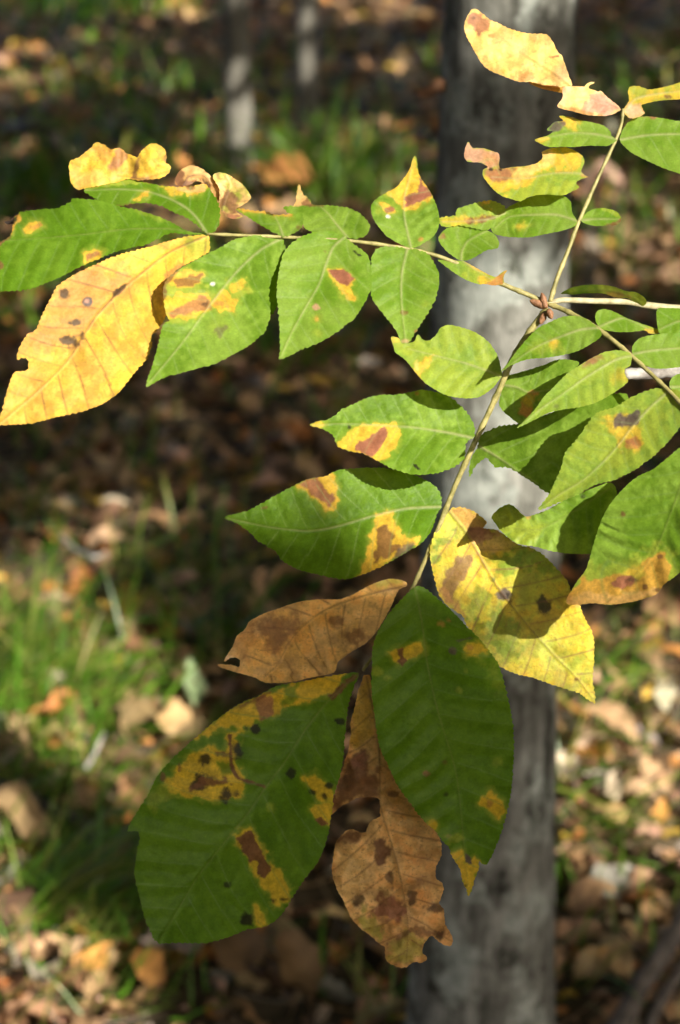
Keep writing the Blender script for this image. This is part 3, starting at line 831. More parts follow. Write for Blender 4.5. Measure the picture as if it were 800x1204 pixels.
leaf(SL, "pale green spoon shaped leaflet hanging below the stalk with a squared tip",
     "A6 238,492 190,482 130,480 90,492 70,530 64,600 64,690 80,740 120,790 160,840 184,875 198,905 205,930 228,938 250,925 275,880 310,830 340,780 370,720 385,660 385,610 365,560 330,515 290,496",
     "A6 236,491 212,600 208,700 215,800 228,936", 1.141, 'GL', 'G', ay=-0.45, fold=-0.2, vsp=19,
     patches=[('B', ell("A6 222,790,14,6"), 1.8, 2, 0.7), ('RB', ell("A6 280,878,9,6"), 1.5, 1, 0.8), ('PK', ell("A6 225,925,16,8"), 2, 2, 0.6), ('YG', ell("A6 312,752,16,10"), 5, 3, 0.4)])
leaf(SL, "yellow green leaflet with a brown streak behind the rounded one",
     "A6 386,348 430,338 462,335 470,305 540,280 620,262 680,282 705,310 690,345 640,388 600,402 540,390 480,380 420,388 390,375",
     "A6 700,320 620,350 500,360 395,362", 1.166, 'GL', 'YG', ay=-0.6, fold=-0.2, vsp=13, veins='l',
     patches=[('Y', T("A6 388,345 465,335 560,342 620,345 500,372 420,380 390,372"), 4, 4, 0.6), ('B', T("A6 500,368 540,350 620,338 645,345 600,362 530,366"), 1.6, 3, 0.9), ('Y', ell("A6 605,272,22,8 635,305,10,6"), 2, 3, 0.9), ('O', ell("A6 520,355,12,8"), 2, 2, 0.6)])
leaf(SL, "rounded green leaflet with a curved pale midrib above the stalk",
     "A6 490,546 460,530 420,500 390,462 384,432 420,395 480,378 560,385 610,402 650,425 668,460 660,487 610,496 570,520 530,541",
     "A6 490,546 495,500 520,455 570,425 620,402 645,392", 1.147, 'GL', 'G', ay=-0.9, fold=-0.15, vsp=14, teeth=0.7,
     patches=[('RB', ell("A6 402,430,10,12"), 2, 2, 0.7)])
leaf(SL, "small green leaflet under the stalk ending in an orange brown curled tip",
     "A6 500,548 440,548 380,542 440,590 500,630 570,657 600,656 650,662 688,655 690,620 706,590 680,602 655,622 620,612 560,580",
     "A6 500,548 560,590 640,640", 1.146, 'GL', 'YG', ay=-0.8, fold=-0.1, vsp=13, teeth=0.6,
     patches=[('Y', T("A6 560,640 590,615 640,640 610,660 580,660"), 3, 3, 0.9), ('O', T("A6 605,658 650,628 706,586 690,625 690,658 640,664"), 1.8, 2), ('YO', T("A6 510,550 560,580 620,612 600,606 540,576"), 1, 1, 0.8), ('YG', ell("A6 508,612,14,8"), 2, 2, 0.7)])

# ---------------- upper right compound leaf
leaf(SU, "large sunlit orange yellow leaflet with brown tip, topmost of all",
     "A7 532,404 490,410 440,402 390,396 340,386 290,386 240,370 190,350 130,320 90,270 50,200 25,140 28,100 48,60 70,42 110,65 150,95 200,115 240,135 300,155 360,160 415,165 440,200 470,250 485,265 500,310 520,370",
     "A7 530,404 430,330 300,250 170,150 65,60", 1.169, 'PY', 'YO', ay=-0.45, ax=-0.05, fold=0.12, und=0.005, rough_und=0.0012, ragged=0.8, veins='s', teeth=0.9, vsp=24, speck=0.15, mix=0.3,
     patches=[('RB', T("A7 38,95 68,48 142,92 125,145 95,162 75,120"), 3, 5, 0.85), ('O', T("A7 240,365 290,330 345,340 335,386 280,388"), 4, 5, 0.8), ('K', ell("A7 72,85,8,8"), 2, 2, 0.7), ('YG', ell("A7 210,335,18,10"), 5, 3, 0.5),
              ('PK', ell("A7 490,340,28,40"), 8, 4, 0.4), ('B', T("A7 425,268 465,260 470,266 430,274"), 1, 1, 0.8), ('O', ell("A7 152,168,12,5"), 2, 2, 0.7), ('B', T("A7 320,388 420,402 500,408 410,406"), 1, 1, 0.6)])
leaf(SU, "strip of golden underside along the lower edge of the topmost leaflet",
     "A7 325,386 400,394 490,406 488,436 450,430 400,420 350,402", "A7 325,388 400,408 488,424", 1.176, 'Y', 'O', ay=0.6, fold=0, veins='d', teeth=0.3)
leaf(SU, "pinkish tan dried leaflet at the stalk tip, curled beside the topmost one",
     "A7 762,517 740,490 700,460 665,425 655,432 630,422 608,415 618,398 640,388 610,388 588,408 540,405 488,412 488,460 462,495 480,510 540,525 600,540 680,545 725,537 750,522",
     "A7 762,516 690,480 600,460 500,470", 1.164, 'PY', 'PK', ay=-0.4, fold=-0.25, und=0.004, rough_und=0.001, veins='s', teeth=0.6, vsp=14, mix=0.4,
     patches=[('PK', T("A7 560,530 600,490 625,455 690,450 750,512 700,546 620,545"), 4, 5, 0.9), ('RB', T("A7 620,510 650,470 740,500 700,540 650,535"), 6, 5, 0.5), ('O', T("A7 465,490 560,518 680,540 600,545 480,512"), 2, 2, 0.8)])
leaf(SU, "bright green leaflet with ragged brown tip pointing left from the upper stalk",
     "A7 745,657 716,640 710,620 680,590 620,575 560,560 520,548 470,544 492,570 450,575 412,612 442,618 420,635 355,656 375,672 420,690 480,690 540,690 620,686 700,686 732,670",
     "A7 745,656 650,632 540,625 440,640 365,660", 1.161, 'GL', 'G', ay=-0.6, fold=-0.15, vsp=16, teeth=0.6, ragged=0.6,
     patches=[('Y', T("A7 468,544 520,546 560,570 540,605 500,600 480,585"), 4, 4, 0.9), ('GY', T("A7 412,612 452,575 500,568 505,590 470,605 440,616"), 2, 3, 0.9), ('Y', T("A7 352,655 390,648 420,655 380,672"), 3, 2, 0.9)])
leaf(SU, "bitten leaflet, green turning yellow and brown, with a curled brown shred",
     "A8 642,242 602,232 572,205 590,160 575,130 540,105 500,92 440,97 390,115 396,140 370,165 320,180 260,185 192,190 187,125 150,107 110,97 62,96 45,68 34,85 22,130 40,160 100,165 138,186 114,200 114,230 150,280 190,315 240,335 290,345 330,325 400,315 490,318 530,300 566,282 550,260 577,240 612,234",
     "A8 642,241 560,215 440,215 300,240 150,230", 1.158, 'GL', 'YG', ay=-0.6, fold=-0.15, und=0.003, vsp=17, teeth=0.6, ragged=0.7,
     patches=[('Y', T("A8 110,230 200,300 280,280 350,230 430,190 520,195 592,160 540,100 440,92 390,110 390,150 320,178 190,190"), 5, 7, 0.95), ('PY', T("A8 280,182 380,165 400,110 450,120 420,180 330,230 250,250"), 5, 5, 0.6),
              ('RB', T("A8 112,196 190,188 270,190 250,235 190,258 130,240"), 5, 4, 0.85), ('PK', T("A8 20,130 36,70 70,95 190,120 190,190 140,186 100,165 40,160"), 2.5, 3, 0.9), ('O', T("A8 100,110 190,125 190,190 150,180 110,150"), 4, 4, 0.6),
              ('K', ell("A8 150,196,9,6 195,197,8,6"), 1.3, 1, 0.9), ('T', T("A8 380,110 440,97 440,135 395,150"), 3, 3, 0.6), ('O', T("A8 575,215 642,240 610,238 575,228"), 1.5, 1, 0.8)])
leaf(SU, "long bright green leaflet reaching left from the upper stalk, pale midrib",
     "A8 556,440 532,400 525,350 490,320 420,305 340,325 290,345 230,375 190,420 150,470 170,502 240,515 330,516 400,502 480,486 540,466",
     "A8 556,439 460,410 350,410 235,420 165,475", 1.154, 'GL', 'G', ax=-0.2, ay=-0.6, fold=-0.15, vsp=17, teeth=0.6,
     patches=[('YG', T("A8 265,465 300,450 338,455 310,480 275,485"), 5, 4, 0.9), ('Y', ell("A8 300,465,18,9"), 4, 4, 0.5)])
leaf(SU, "tiny oval leaflet with brown nibbled rim right of the upper stalk",
     "A8 572,436 600,400 640,382 690,380 740,395 763,430 745,457 700,460 640,463 592,450", "A8 572,436 640,430 750,430", 1.154, 'GL', 'G', ay=-0.8, fold=-0.1, vsp=11, teeth=0.6,
     patches=[('B', T("A8 690,458 750,440 762,425 766,440 745,462 700,466"), 1.5, 2, 0.9), ('YG', T("A8 640,382 690,378 745,395 762,425 700,395"), 2, 2, 0.6)])
leaf(SU, "wide bright green leaflet cut by the right edge, beside the upper stalk",
     "B1 420,556 436,500 470,450 520,418 600,410 680,420 800,440 950,450 1100,480 1220,580 1120,720 980,790 900,800 800,770 700,735 600,690 500,640 445,592",
     "B1 420,556 600,527 800,520 1000,530 1210,585", 1.162, 'GL', 'G', ay=-0.6, fold=-0.15, vsp=21, teeth=0.7,
     patches=[('RB', T("B1 565,400 610,385 660,412 620,425"), 2, 3, 0.9)])
leaf(SU, "yellow green leaflet with pale pinkish base at the upper right edge",
     "B1 445,376 455,350 480,310 474,260 486,225 540,220 600,242 680,230 760,210 800,195 900,175 1020,190 950,290 800,302 720,306 640,316 580,330 556,342 576,390 545,412 490,422 460,402",
     "B1 446,376 520,300 640,270 800,250 1000,215", 1.166, 'YG', 'Y', ay=-0.7, fold=-0.15, vsp=15, teeth=0.7,
     patches=[('GL', T("B1 476,225 600,235 600,270 500,275"), 8, 6, 0.7), ('PK', T("B1 445,376 470,340 550,335 578,390 545,415 490,425"), 3, 3, 0.6), ('W', T("B1 450,380 480,345 550,350 560,390 490,420"), 6, 3, 0.2), ('B', T("B1 705,280 750,285 740,298 715,292"), 1.5, 2, 0.8)])

# ---------------- right compound leaf (nearest)
leaf(SR, "upper slim green leaflet with a yellow spot, pointing left below the bud",
     "B2 372,292 340,265 300,240 240,228 180,235 110,265 60,290 B3 700,92 640,160 600,215 554,272 600,240 680,210 760,203 B2 133,442 200,430 280,405 350,365 386,335 386,310",
     "B2 372,291 280,300 180,335 80,375 0,420 -138,522", 1.134, 'GL', 'G', ax=-0.28, ay=-0.5, fold=-0.18, vsp=17, teeth=0.8,
     patches=[('Y', ell("B2 142,370,18,22"), 3, 3, 0.95), ('YG', ell("B2 170,395,30,20 60,400,60,25"), 8, 5, 0.5)])
leaf(SR, "second green leaflet pointing left, browned along its upper edge",
     "B2 546,436 520,415 460,408 400,420 340,448 270,490 210,530 150,590 90,650 40,720 B4 250,315 233,333 300,302 380,262 450,246 520,236 600,215 680,172 730,137 755,110 740,80 740,55 765,40",
     "B2 546,436 480,450 400,490 290,560 180,640 90,700 B4 234,332", 1.124, 'GL', 'YG', ax=-0.1, ay=-0.45, fold=-0.18, vsp=18, teeth=0.8, mix=0.25,
     patches=[('RB', T("B2 285,480 335,445 385,430 395,450 335,475 290,490"), 3, 3, 0.8), ('YG', T("B2 380,440 440,420 470,440 400,480"), 8, 5, 0.7), ('Y', ell("B2 490,550,45,25"), 9, 6, 0.4), ('GY', ell("B2 150,700,12,8"), 3, 2, 0.4)])
leaf(SR, "broad sunlit leaflet with a dark grey and an orange brown spot, over shaded leaves",
     "B2 742,622 700,606 640,615 580,638 530,662 B4 700,232 610,260 560,320 520,380 460,450 437,530 400,610 380,650 332,718 400,695 460,670 520,645 600,600 680,580 740,552 800,520 900,440 990,340 1040,240 1010,170 970,150",
     "B2 740,622 660,690 600,750 B4 760,345 720,400 640,490 540,580 440,640 334,716", 1.112, 'GL', 'YG', ax=-0.36, ay=-0.4, fold=-0.16, vsp=21, mix=0.35,
     patches=[('Y', T("B4 650,290 690,268 760,275 800,300 830,400 800,440 740,440 720,390 700,350 650,330"), 6, 7, 0.75), ('GY', T("B4 688,285 740,268 810,262 800,310 760,340 700,325"), 4, 5, 0.95), ('K', ell("B4 770,290,26,14"), 6, 5, 0.4),
              ('O', T("B4 738,388 790,368 822,415 800,432 752,432"), 2.5, 3, 0.95), ('RB', T("B4 745,400 790,385 800,410 760,420"), 4, 3, 0.6), ('YG', T("B4 560,310 640,260 650,330 560,380"), 9, 6, 0.6), ('YG', T("B4 400,640 600,540 760,420 780,470 600,590 420,690"), 8, 5, 0.5)])
leaf(SR, "large drooping green leaflet at the right edge with a tan folded tip",
     "B5 880,-20 800,20 740,70 690,108 640,130 600,160 560,200 520,250 490,310 470,370 450,440 430,500 400,540 375,580 358,608 355,632 400,637 460,630 520,637 600,627 660,612 710,592 740,552 800,510 880,420 930,300 930,120 905,-10",
     "B5 880,-20 835,80 800,180 770,260 740,340 700,430 655,490 600,545", 1.104, 'G', 'GL', ax=-0.52, ay=-0.25, fold=-0.15, vsp=26, veins='n', teeth=0.9, mix=0.35,
     patches=[('YG', T("B5 400,540 430,470 520,480 620,460 700,400 770,420 800,520 740,570"), 10, 8, 0.7), ('YO', T("B5 340,640 375,575 415,535 520,532 600,502 650,480 700,440 735,440 765,500 745,560 700,600 600,640"), 2.5, 4, 0.95),
              ('Y', T("B5 580,510 640,480 650,510 600,530"), 5, 3, 0.6), ('RB', T("B5 528,552 580,525 632,540 615,560 570,577"), 2.5, 3, 0.95), ('K', ell("B5 610,540,18,10"), 3, 3, 0.5), ('T', T("B5 350,620 420,590 560,600 700,570 720,590 600,635 400,645"), 4, 3, 0.6),
              ('B', ell("B5 722,450,10,8 665,568,8,8 712,580,8,5"), 2, 2, 0.8), ('B', ell("B5 576,280,8,9"), 2, 2, 0.8), ('O', ell("B5 360,608,12,18"), 4, 3, 0.7)])
leaf(SR, "small pointed green leaflet right of the stalk near the bud",
     "B2 372,287 356,240 365,205 400,193 450,205 520,240 600,270 660,290 690,302 684,320 640,320 615,304 540,312 470,312 400,302", "B2 374,287 430,262 510,240 640,300", 1.136, 'GL', 'G', ax=0.15, ay=-0.8, fold=-0.12, vsp=13, teeth=0.5,
     patches=[('YO', T("B2 620,302 690,302 684,322 640,322"), 2, 2, 0.7)])
leaf(SR, "green leaflet at the right edge, upper of two stacked there",
     "B2 678,260 680,192 740,188 850,195 960,240 940,310 850,322 760,330 720,326 690,318", "B2 950,280 800,255 690,300", 1.136, 'GL', 'G', ay=-0.7, fold=-0.1, vsp=15, teeth=0.5)
leaf(SR, "green leaflet at the right edge with straight pale midrib, lower of two stacked there",
     "B2 550,428 550,390 580,350 640,330 720,320 800,318 900,335 980,420 900,480 800,496 720,504 650,500 590,470 560,445", "B2 551,428 650,410 800,398 970,415", 1.125, 'GL', 'G', ay=-0.6, fold=-0.12, vsp=16, teeth=0.6)
leaf(SR, "small green leaflet cut by the right edge beside the lower stalk",
     "B2 744,600 748,565 780,535 860,525 960,560 920,620 820,628 760,615", "B2 745,600 820,595 940,575", 1.113, 'GL', 'G', ay=-0.6, fold=-0.12, vsp=14, teeth=0.5)
leaf(SR, "olive leaflet seen edge on from below right of the bud",
     "B2 175,112 220,85 290,68 380,65 450,75 520,100 570,105 610,130 625,155 610,176 580,172 550,150 520,134 460,132 400,112 320,110 240,117 200,114", "B2 600,165 520,118 380,90 190,108", 1.166, 'G', 'YG', ay=1.6, fold=0.05, vsp=14, teeth=0.5, veins='n',
     patches=[('O', T("B2 420,110 500,110 540,130 470,135"), 3, 3, 0.6)])
leaf(SR, "shaded leaflet with a sunlit stripe just above the yellow leaflet",
     "B5 60,292 90,260 125,243 150,252 180,282 202,292 280,265 340,230 400,205 470,175 530,158 552,200 525,260 500,310 490,380 470,432 380,437 300,427 225,407 160,397 120,367 90,340 75,315",
     "B5 540,170 400,260 250,340 110,330", 1.150, 'G', 'GL', ax=-0.2, ay=-0.35, fold=-0.12, vsp=19, veins='n', teeth=0.9,
     patches=[('YG', T("B5 60,292 120,243 200,292 260,330 230,405 160,397 90,345"), 10, 6, 0.7), ('O', ell("B5 205,292,10,8"), 2, 2, 0.7), ('K', ell("B5 418,212,8,7"), 2, 1, 0.7)])

# ---------------- hanging compound leaf
leaf(SD, "bright green rounded leaflet with a pale yellow streak, left of the hanging stalk top",
     "B3 562,292 556,250 540,190 500,130 440,85 380,62 310,48 270,65 255,92 220,122 190,118 165,92 150,125 100,135 75,110 40,105 52,150 62,178 110,215 150,265 200,320 260,360 320,385 400,393 460,385 520,342 552,302",
     "B3 562,291 480,258 380,225 280,200 120,160", 1.158, 'GL', 'YG', ay=-0.4, fold=-0.15, vsp=20, teeth=0.7, mix=0.3,
     patches=[('Y', T("B3 245,183 215,220 182,300 145,262 185,205"), 3.5, 5, 0.85), ('Y', T("B3 30,100 75,105 80,130 50,130"), 2, 2, 0.9), ('PY', ell("B3 160,245,12,20"), 3, 3, 0.5), ('YG', T("B3 60,130 160,100 180,130 120,190 70,175"), 7, 5, 0.6)])
leaf(SD, "green leaflet with yellow and brown blotch on its lower side, tip to the left",
     "B6 752,286 756,240 735,190 690,140 640,100 580,80 520,70 470,80 410,93 340,92 280,105 220,130 160,160 130,185 90,205 50,212 18,229 65,241 120,270 135,310 155,330 200,345 260,356 320,386 380,420 440,440 490,450 560,446 620,432 680,405 710,370 716,310 738,292",
     "B6 752,286 640,262 500,240 400,232 300,226 150,222 22,229", 1.163, 'G', 'GL', ax=0.08, ay=-0.5, fold=-0.18, vsp=22,
     patches=[('Y', T("B6 140,302 200,250 250,230 320,222 400,226 428,250 412,302 370,362 320,387 260,362 200,347 155,332"), 2.2, 3), ('RB', T("B6 220,337 240,302 290,286 350,240 366,266 340,320 292,372 250,352"), 1.8, 3),
              ('K', T("B6 475,400 492,405 512,425 500,430 485,415"), 1.2, 1, 0.9), ('K', ell("B6 193,238,7,8"), 1.2, 1, 0.8), ('Y', T("B6 18,228 60,210 80,225 60,240"), 3, 2, 0.7), ('YG', T("B6 185,268 215,240 200,275"), 2, 1, 0.6), ('O', ell("B6 497,86,8,6"), 2, 1, 0.6)])
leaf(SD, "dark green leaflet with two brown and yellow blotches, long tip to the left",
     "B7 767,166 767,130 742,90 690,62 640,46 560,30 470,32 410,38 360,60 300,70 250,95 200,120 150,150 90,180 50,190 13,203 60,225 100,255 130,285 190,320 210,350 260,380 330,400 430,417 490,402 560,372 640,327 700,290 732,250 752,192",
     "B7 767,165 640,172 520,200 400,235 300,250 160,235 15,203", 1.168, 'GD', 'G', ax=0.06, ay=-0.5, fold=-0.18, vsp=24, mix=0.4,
     patches=[('Y', T("B7 265,90 330,62 385,52 407,90 400,180 365,188 340,145 300,112"), 2, 3), ('RB', T("B7 275,86 335,64 355,95 392,135 378,162 335,132 300,105"), 2.5, 3, 0.9),
              ('Y', T("B7 547,195 600,183 615,230 622,262 690,282 650,312 560,378 482,408 510,340 525,265"), 2.2, 4), ('B', T("B7 545,245 582,212 600,290 640,300 585,335 535,362 540,300"), 3, 4, 0.85), ('GY', T("B7 620,315 690,280 660,315 600,345"), 3, 3, 0.8),
              ('B', ell("B7 148,170,12,4"), 1.6, 2, 0.6)])
leaf(SD, "folded tan brown leaflet with dark veins above the lowest leaves",
     "C1 747,62 738,45 690,35 640,45 590,65 540,95 480,115 400,115 320,125 260,145 190,170 130,200 110,235 80,260 65,300 28,358 58,342 92,352 86,382 55,372 3,373 60,397 140,417 190,442 270,442 350,427 460,402 476,360 530,320 580,290 620,250 660,190 690,130 712,80",
     "C1 746,62 640,85 520,120 420,160 340,220 280,290 240,370 185,420", 1.171, 'T', 'YO', ax=0.1, ay=-0.4, fold=-0.55, und=0.005, rough_und=0.0016, veins='d', teeth=0.7, ragged=0.6, speck=0.35, vsp=25, mix=0.3,
     patches=[('B', T("C1 185,185 280,185 350,195 300,250 250,335 200,300 150,250"), 14, 10, 0.75), ('B', ell("C1 470,200,30,18 540,255,34,24"), 6, 6, 0.75), ('YO', T("C1 590,65 690,35 740,48 660,75 600,80"), 4, 3, 0.8), ('YG', T("C1 600,50 690,36 730,45 640,65"), 3, 3, 0.5),
              ('B', T("C1 470,360 530,318 620,250 600,290 520,340"), 5, 4, 0.5), ('W', ell("C1 50,345,16,8"), 3, 2, 0.3), ('O', T("C1 60,300 130,200 160,260 120,360"), 9, 6, 0.5)])
leaf(SD, "yellow leaflet mottled green with brown bands and two black spots",
     "B8 108,44 120,28 170,26 220,45 260,75 276,92 262,120 320,125 360,155 430,198 470,203 530,240 590,300 640,360 655,410 690,460 720,530 750,590 756,700 750,800 762,902 700,862 640,840 560,815 480,787 400,767 330,732 290,680 240,622 190,560 170,512 110,472 65,420 45,350 30,290 22,220 40,150 70,90",
     "B8 108,44 170,120 220,200 270,290 330,390 400,480 490,590 590,700 680,790 760,895", 1.173, 'YL', 'YG', ax=0.02, ay=-0.08, fold=-0.10, und=0.003, veins='d', speck=0.35, vsp=27, mix=0.38,
     patches=[('G', T("B8 40,170 120,130 130,160 60,210"), 6, 8, 0.7), ('G', ell("B8 50,255,18,24"), 5, 6, 0.8), ('G', T("B8 290,262 360,225 440,215 432,300 370,330 330,320"), 8, 9, 0.75), ('G', T("B8 200,440 235,380 290,370 290,430 230,500 190,510"), 8, 9, 0.65),
              ('G', T("B8 240,540 330,500 430,570 420,700 360,740 300,640"), 10, 12, 0.65), ('G', T("B8 440,210 530,235 600,310 520,320 450,260"), 10, 10, 0.7), ('G', T("B8 560,700 680,640 720,700 640,760"), 12, 12, 0.4), ('YG', T("B8 480,560 640,500 700,600 560,680"), 14, 12, 0.4),
              ('O', T("B8 108,30 170,24 276,90 262,125 190,125 140,80"), 5, 5, 0.75), ('RB', T("B8 180,128 240,118 330,140 300,165 230,195 205,165"), 3, 4, 0.9), ('T', T("B8 230,190 320,140 400,190 300,230 250,240"), 8, 7, 0.6),
              ('B', T("B8 98,310 150,258 212,225 205,290 155,362 112,440 66,408 80,370"), 4, 5, 0.8), ('O', T("B8 60,380 120,430 170,500 110,470 65,425"), 5, 5, 0.7),
              ('GY', T("B8 318,415 350,385 382,398 365,440 330,440"), 3, 3, 0.95), ('K', ell("B8 378,432,12,22"), 4, 4, 0.7), ('K', ell("B8 532,472,24,42"), 5, 5, 0.9), ('B', ell("B8 676,795,7,6"), 1.5, 1, 0.7), ('O', T("B8 625,425 660,405 690,460 650,455"), 3, 3, 0.6)])
leaf(SD, "green leaflet mostly shaded behind the broad sunlit one, right of the hanging stalk",
     "B4 50,416 58,370 110,342 160,322 230,316 340,280 450,240 540,195 640,175 752,176 730,280 650,420 545,540 455,610 382,640 320,598 250,552 190,517 130,517 92,474 60,490 30,520 12,562 7,530 20,470 45,430",
     "B4 50,416 110,450 180,495 250,545 330,595", 1.164, 'G', 'GL', ax=-0.42, ay=-0.2, fold=0.05, vsp=22, mix=0.4)
leaf(SD, "green leaflet with an orange spot tucked under the two upper slim leaflets",
     "B4 164,132 164,95 250,70 350,40 430,10 525,22 500,60 460,110 420,180 360,250 290,302 240,310 200,282 165,252 147,216 158,170", "B4 165,131 230,140 290,165 400,150", 1.162, 'G', 'GL', ax=-0.3, ay=-0.25, fold=0.0, vsp=18, teeth=0.7,
     patches=[('O', T("B4 248,262 278,180 322,158 332,200 280,278"), 2.5, 4, 0.95), ('Y', ell("B4 290,200,18,14"), 4, 4, 0.6)])
leaf(SD, "large dark green oval leaflet hanging lowest right, with yellow torn tip",
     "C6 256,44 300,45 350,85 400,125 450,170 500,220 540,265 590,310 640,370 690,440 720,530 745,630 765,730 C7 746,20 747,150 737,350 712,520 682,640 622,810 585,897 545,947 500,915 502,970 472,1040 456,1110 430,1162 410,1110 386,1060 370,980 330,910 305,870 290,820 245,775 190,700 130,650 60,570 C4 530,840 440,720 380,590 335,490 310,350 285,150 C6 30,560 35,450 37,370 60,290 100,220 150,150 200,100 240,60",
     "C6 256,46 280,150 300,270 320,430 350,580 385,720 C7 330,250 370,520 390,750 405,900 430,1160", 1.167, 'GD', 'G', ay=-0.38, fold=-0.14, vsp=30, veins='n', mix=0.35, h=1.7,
     patches=[('YL', T("C6 122,386 200,362 292,333 307,372 297,392 205,425 168,447"), 1.6, 2), ('B', T("C6 168,372 200,362 198,395 212,430 190,452 165,440 185,410"), 1.5, 2, 0.95),
              ('YL', T("C6 513,352 590,330 628,376 590,410 530,406"), 3, 4, 0.95), ('GY', ell("C6 455,376,20,14"), 1.8, 2, 0.9), ('GY', T("C6 465,325 540,308 560,312 500,330"), 1.5, 2, 0.7), ('O', ell("C6 545,355,16,10 395,238,16,10 440,218,12,8"), 3, 3, 0.6),
              ('YG', ell("C6 110,520,16,10 65,490,30,22 490,588,8,8 530,485,5,8"), 4, 3, 0.6), ('YG', T("C6 600,430 690,440 740,600 700,600"), 14, 8, 0.35),
              ('YL', T("C7 503,510 582,413 625,452 665,500 692,570 640,626 590,572 550,530"), 1.8, 3), ('O', ell("C7 590,505,20,16"), 3, 3, 0.7),
              ('YL', T("C7 308,870 390,838 402,920 450,930 470,882 506,930 482,1030 430,1168 380,1040"), 2, 3), ('GY', T("C7 398,848 420,870 445,930 410,915"), 1.5, 2, 0.95), ('K', ell("C7 408,1092,14,12"), 2, 2, 0.8),
              ('YL', T("C7 130,648 165,630 200,650 190,690 150,680"), 2, 2, 0.9), ('GY', ell("C7 285,742,24,14"), 2.5, 3, 0.8), ('YG', T("C7 240,740 350,730 380,760 300,790"), 4, 4, 0.6), ('K', ell("C7 270,448,16,14"), 2.5, 2, 0.7), ('RB', ell("C7 126,296,18,14"), 2.5, 3, 0.7), ('B', ell("C7 250,215,10,10"), 2, 3, 0.5), ('YG', ell("C7 635,215,28,28"), 7, 4, 0.4)])
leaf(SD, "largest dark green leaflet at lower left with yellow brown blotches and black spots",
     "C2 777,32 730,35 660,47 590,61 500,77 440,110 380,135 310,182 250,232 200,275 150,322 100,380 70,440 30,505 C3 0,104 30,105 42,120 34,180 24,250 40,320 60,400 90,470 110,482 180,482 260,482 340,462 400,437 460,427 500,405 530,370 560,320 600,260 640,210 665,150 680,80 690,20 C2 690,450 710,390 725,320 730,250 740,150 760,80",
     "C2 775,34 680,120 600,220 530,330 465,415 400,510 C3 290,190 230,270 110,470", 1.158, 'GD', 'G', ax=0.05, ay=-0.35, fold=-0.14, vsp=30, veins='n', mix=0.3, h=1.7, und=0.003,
     patches=[('YL', T("C2 727,33 590,60 440,110 310,182 235,250 300,222 360,205 385,222 440,190 520,152 600,125 690,97 717,66"), 2.2, 4), ('G', T("C2 530,80 570,75 560,125 520,140"), 5, 5, 0.8), ('RB', T("C2 438,118 490,105 492,172 445,192"), 2.5, 3, 0.8), ('B', T("C2 365,145 490,92 440,122 380,152"), 2, 2, 0.7),
              ('YL', T("C2 338,240 372,232 360,320 388,380 380,445 290,462 205,442 138,428 125,405 180,340 225,302 275,284 330,298"), 2.2, 4), ('GD', T("C2 300,330 345,330 350,370 310,375"), 4, 4, 0.8),
              ('YG', T("C2 60,440 140,400 150,440 90,500"), 9, 6, 0.5),
              ('K', ell("C2 372,300,20,28 428,217,24,13 262,326,14,16 242,402,26,24 335,440,28,18"), 4, 5, 0.9), ('B', T("C2 215,420 240,385 330,385 345,405 290,415"), 3, 4, 0.9), ('B', T("C2 280,295 320,295 340,310 300,308"), 2, 3, 0.8), ('B', ell("C2 175,348,8,16 120,380,8,14"), 2, 2, 0.8),
              ('B', T("C2 340,240 350,240 352,335 372,382 460,410 462,418 370,392 345,345"), 1.3, 1.5, 0.95),
              ('YL', T("C2 590,387 630,370 692,430 690,505 655,500 640,440"), 2, 3, 0.95), ('K', ell("C2 680,412,10,10 550,362,12,18 620,432,8,6 665,450,6,10 716,195,12,10"), 2, 3, 0.85),
              ('YL', T("C3 615,32 650,15 690,10 682,90 640,62"), 2.5, 3, 0.95), ('B', T("C3 630,68 650,62 672,82 655,88"), 1.3, 1, 0.95),
              ('YL', T("C3 360,122 412,94 472,200 552,300 545,342 500,352 440,270 395,185"), 3.5, 5, 0.9), ('B', T("C3 368,128 416,104 450,170 482,238 465,262 440,250 435,212 410,206 392,180"), 1.5, 3, 0.95),
              ('K', ell("C3 408,402,24,24"), 4, 5, 0.9), ('YL', T("C3 428,355 455,372 465,420 440,425"), 3, 3, 0.85), ('K', ell("C3 332,282,12,9 490,338,6,6 528,335,10,4"), 2.5, 3, 0.8), ('YG', ell("C3 480,30,14,14"), 4, 3, 0.5),
              ('B', T("C2 680,108 720,70 778,30 775,45 730,85 690,118"), 2, 3, 0.9)])
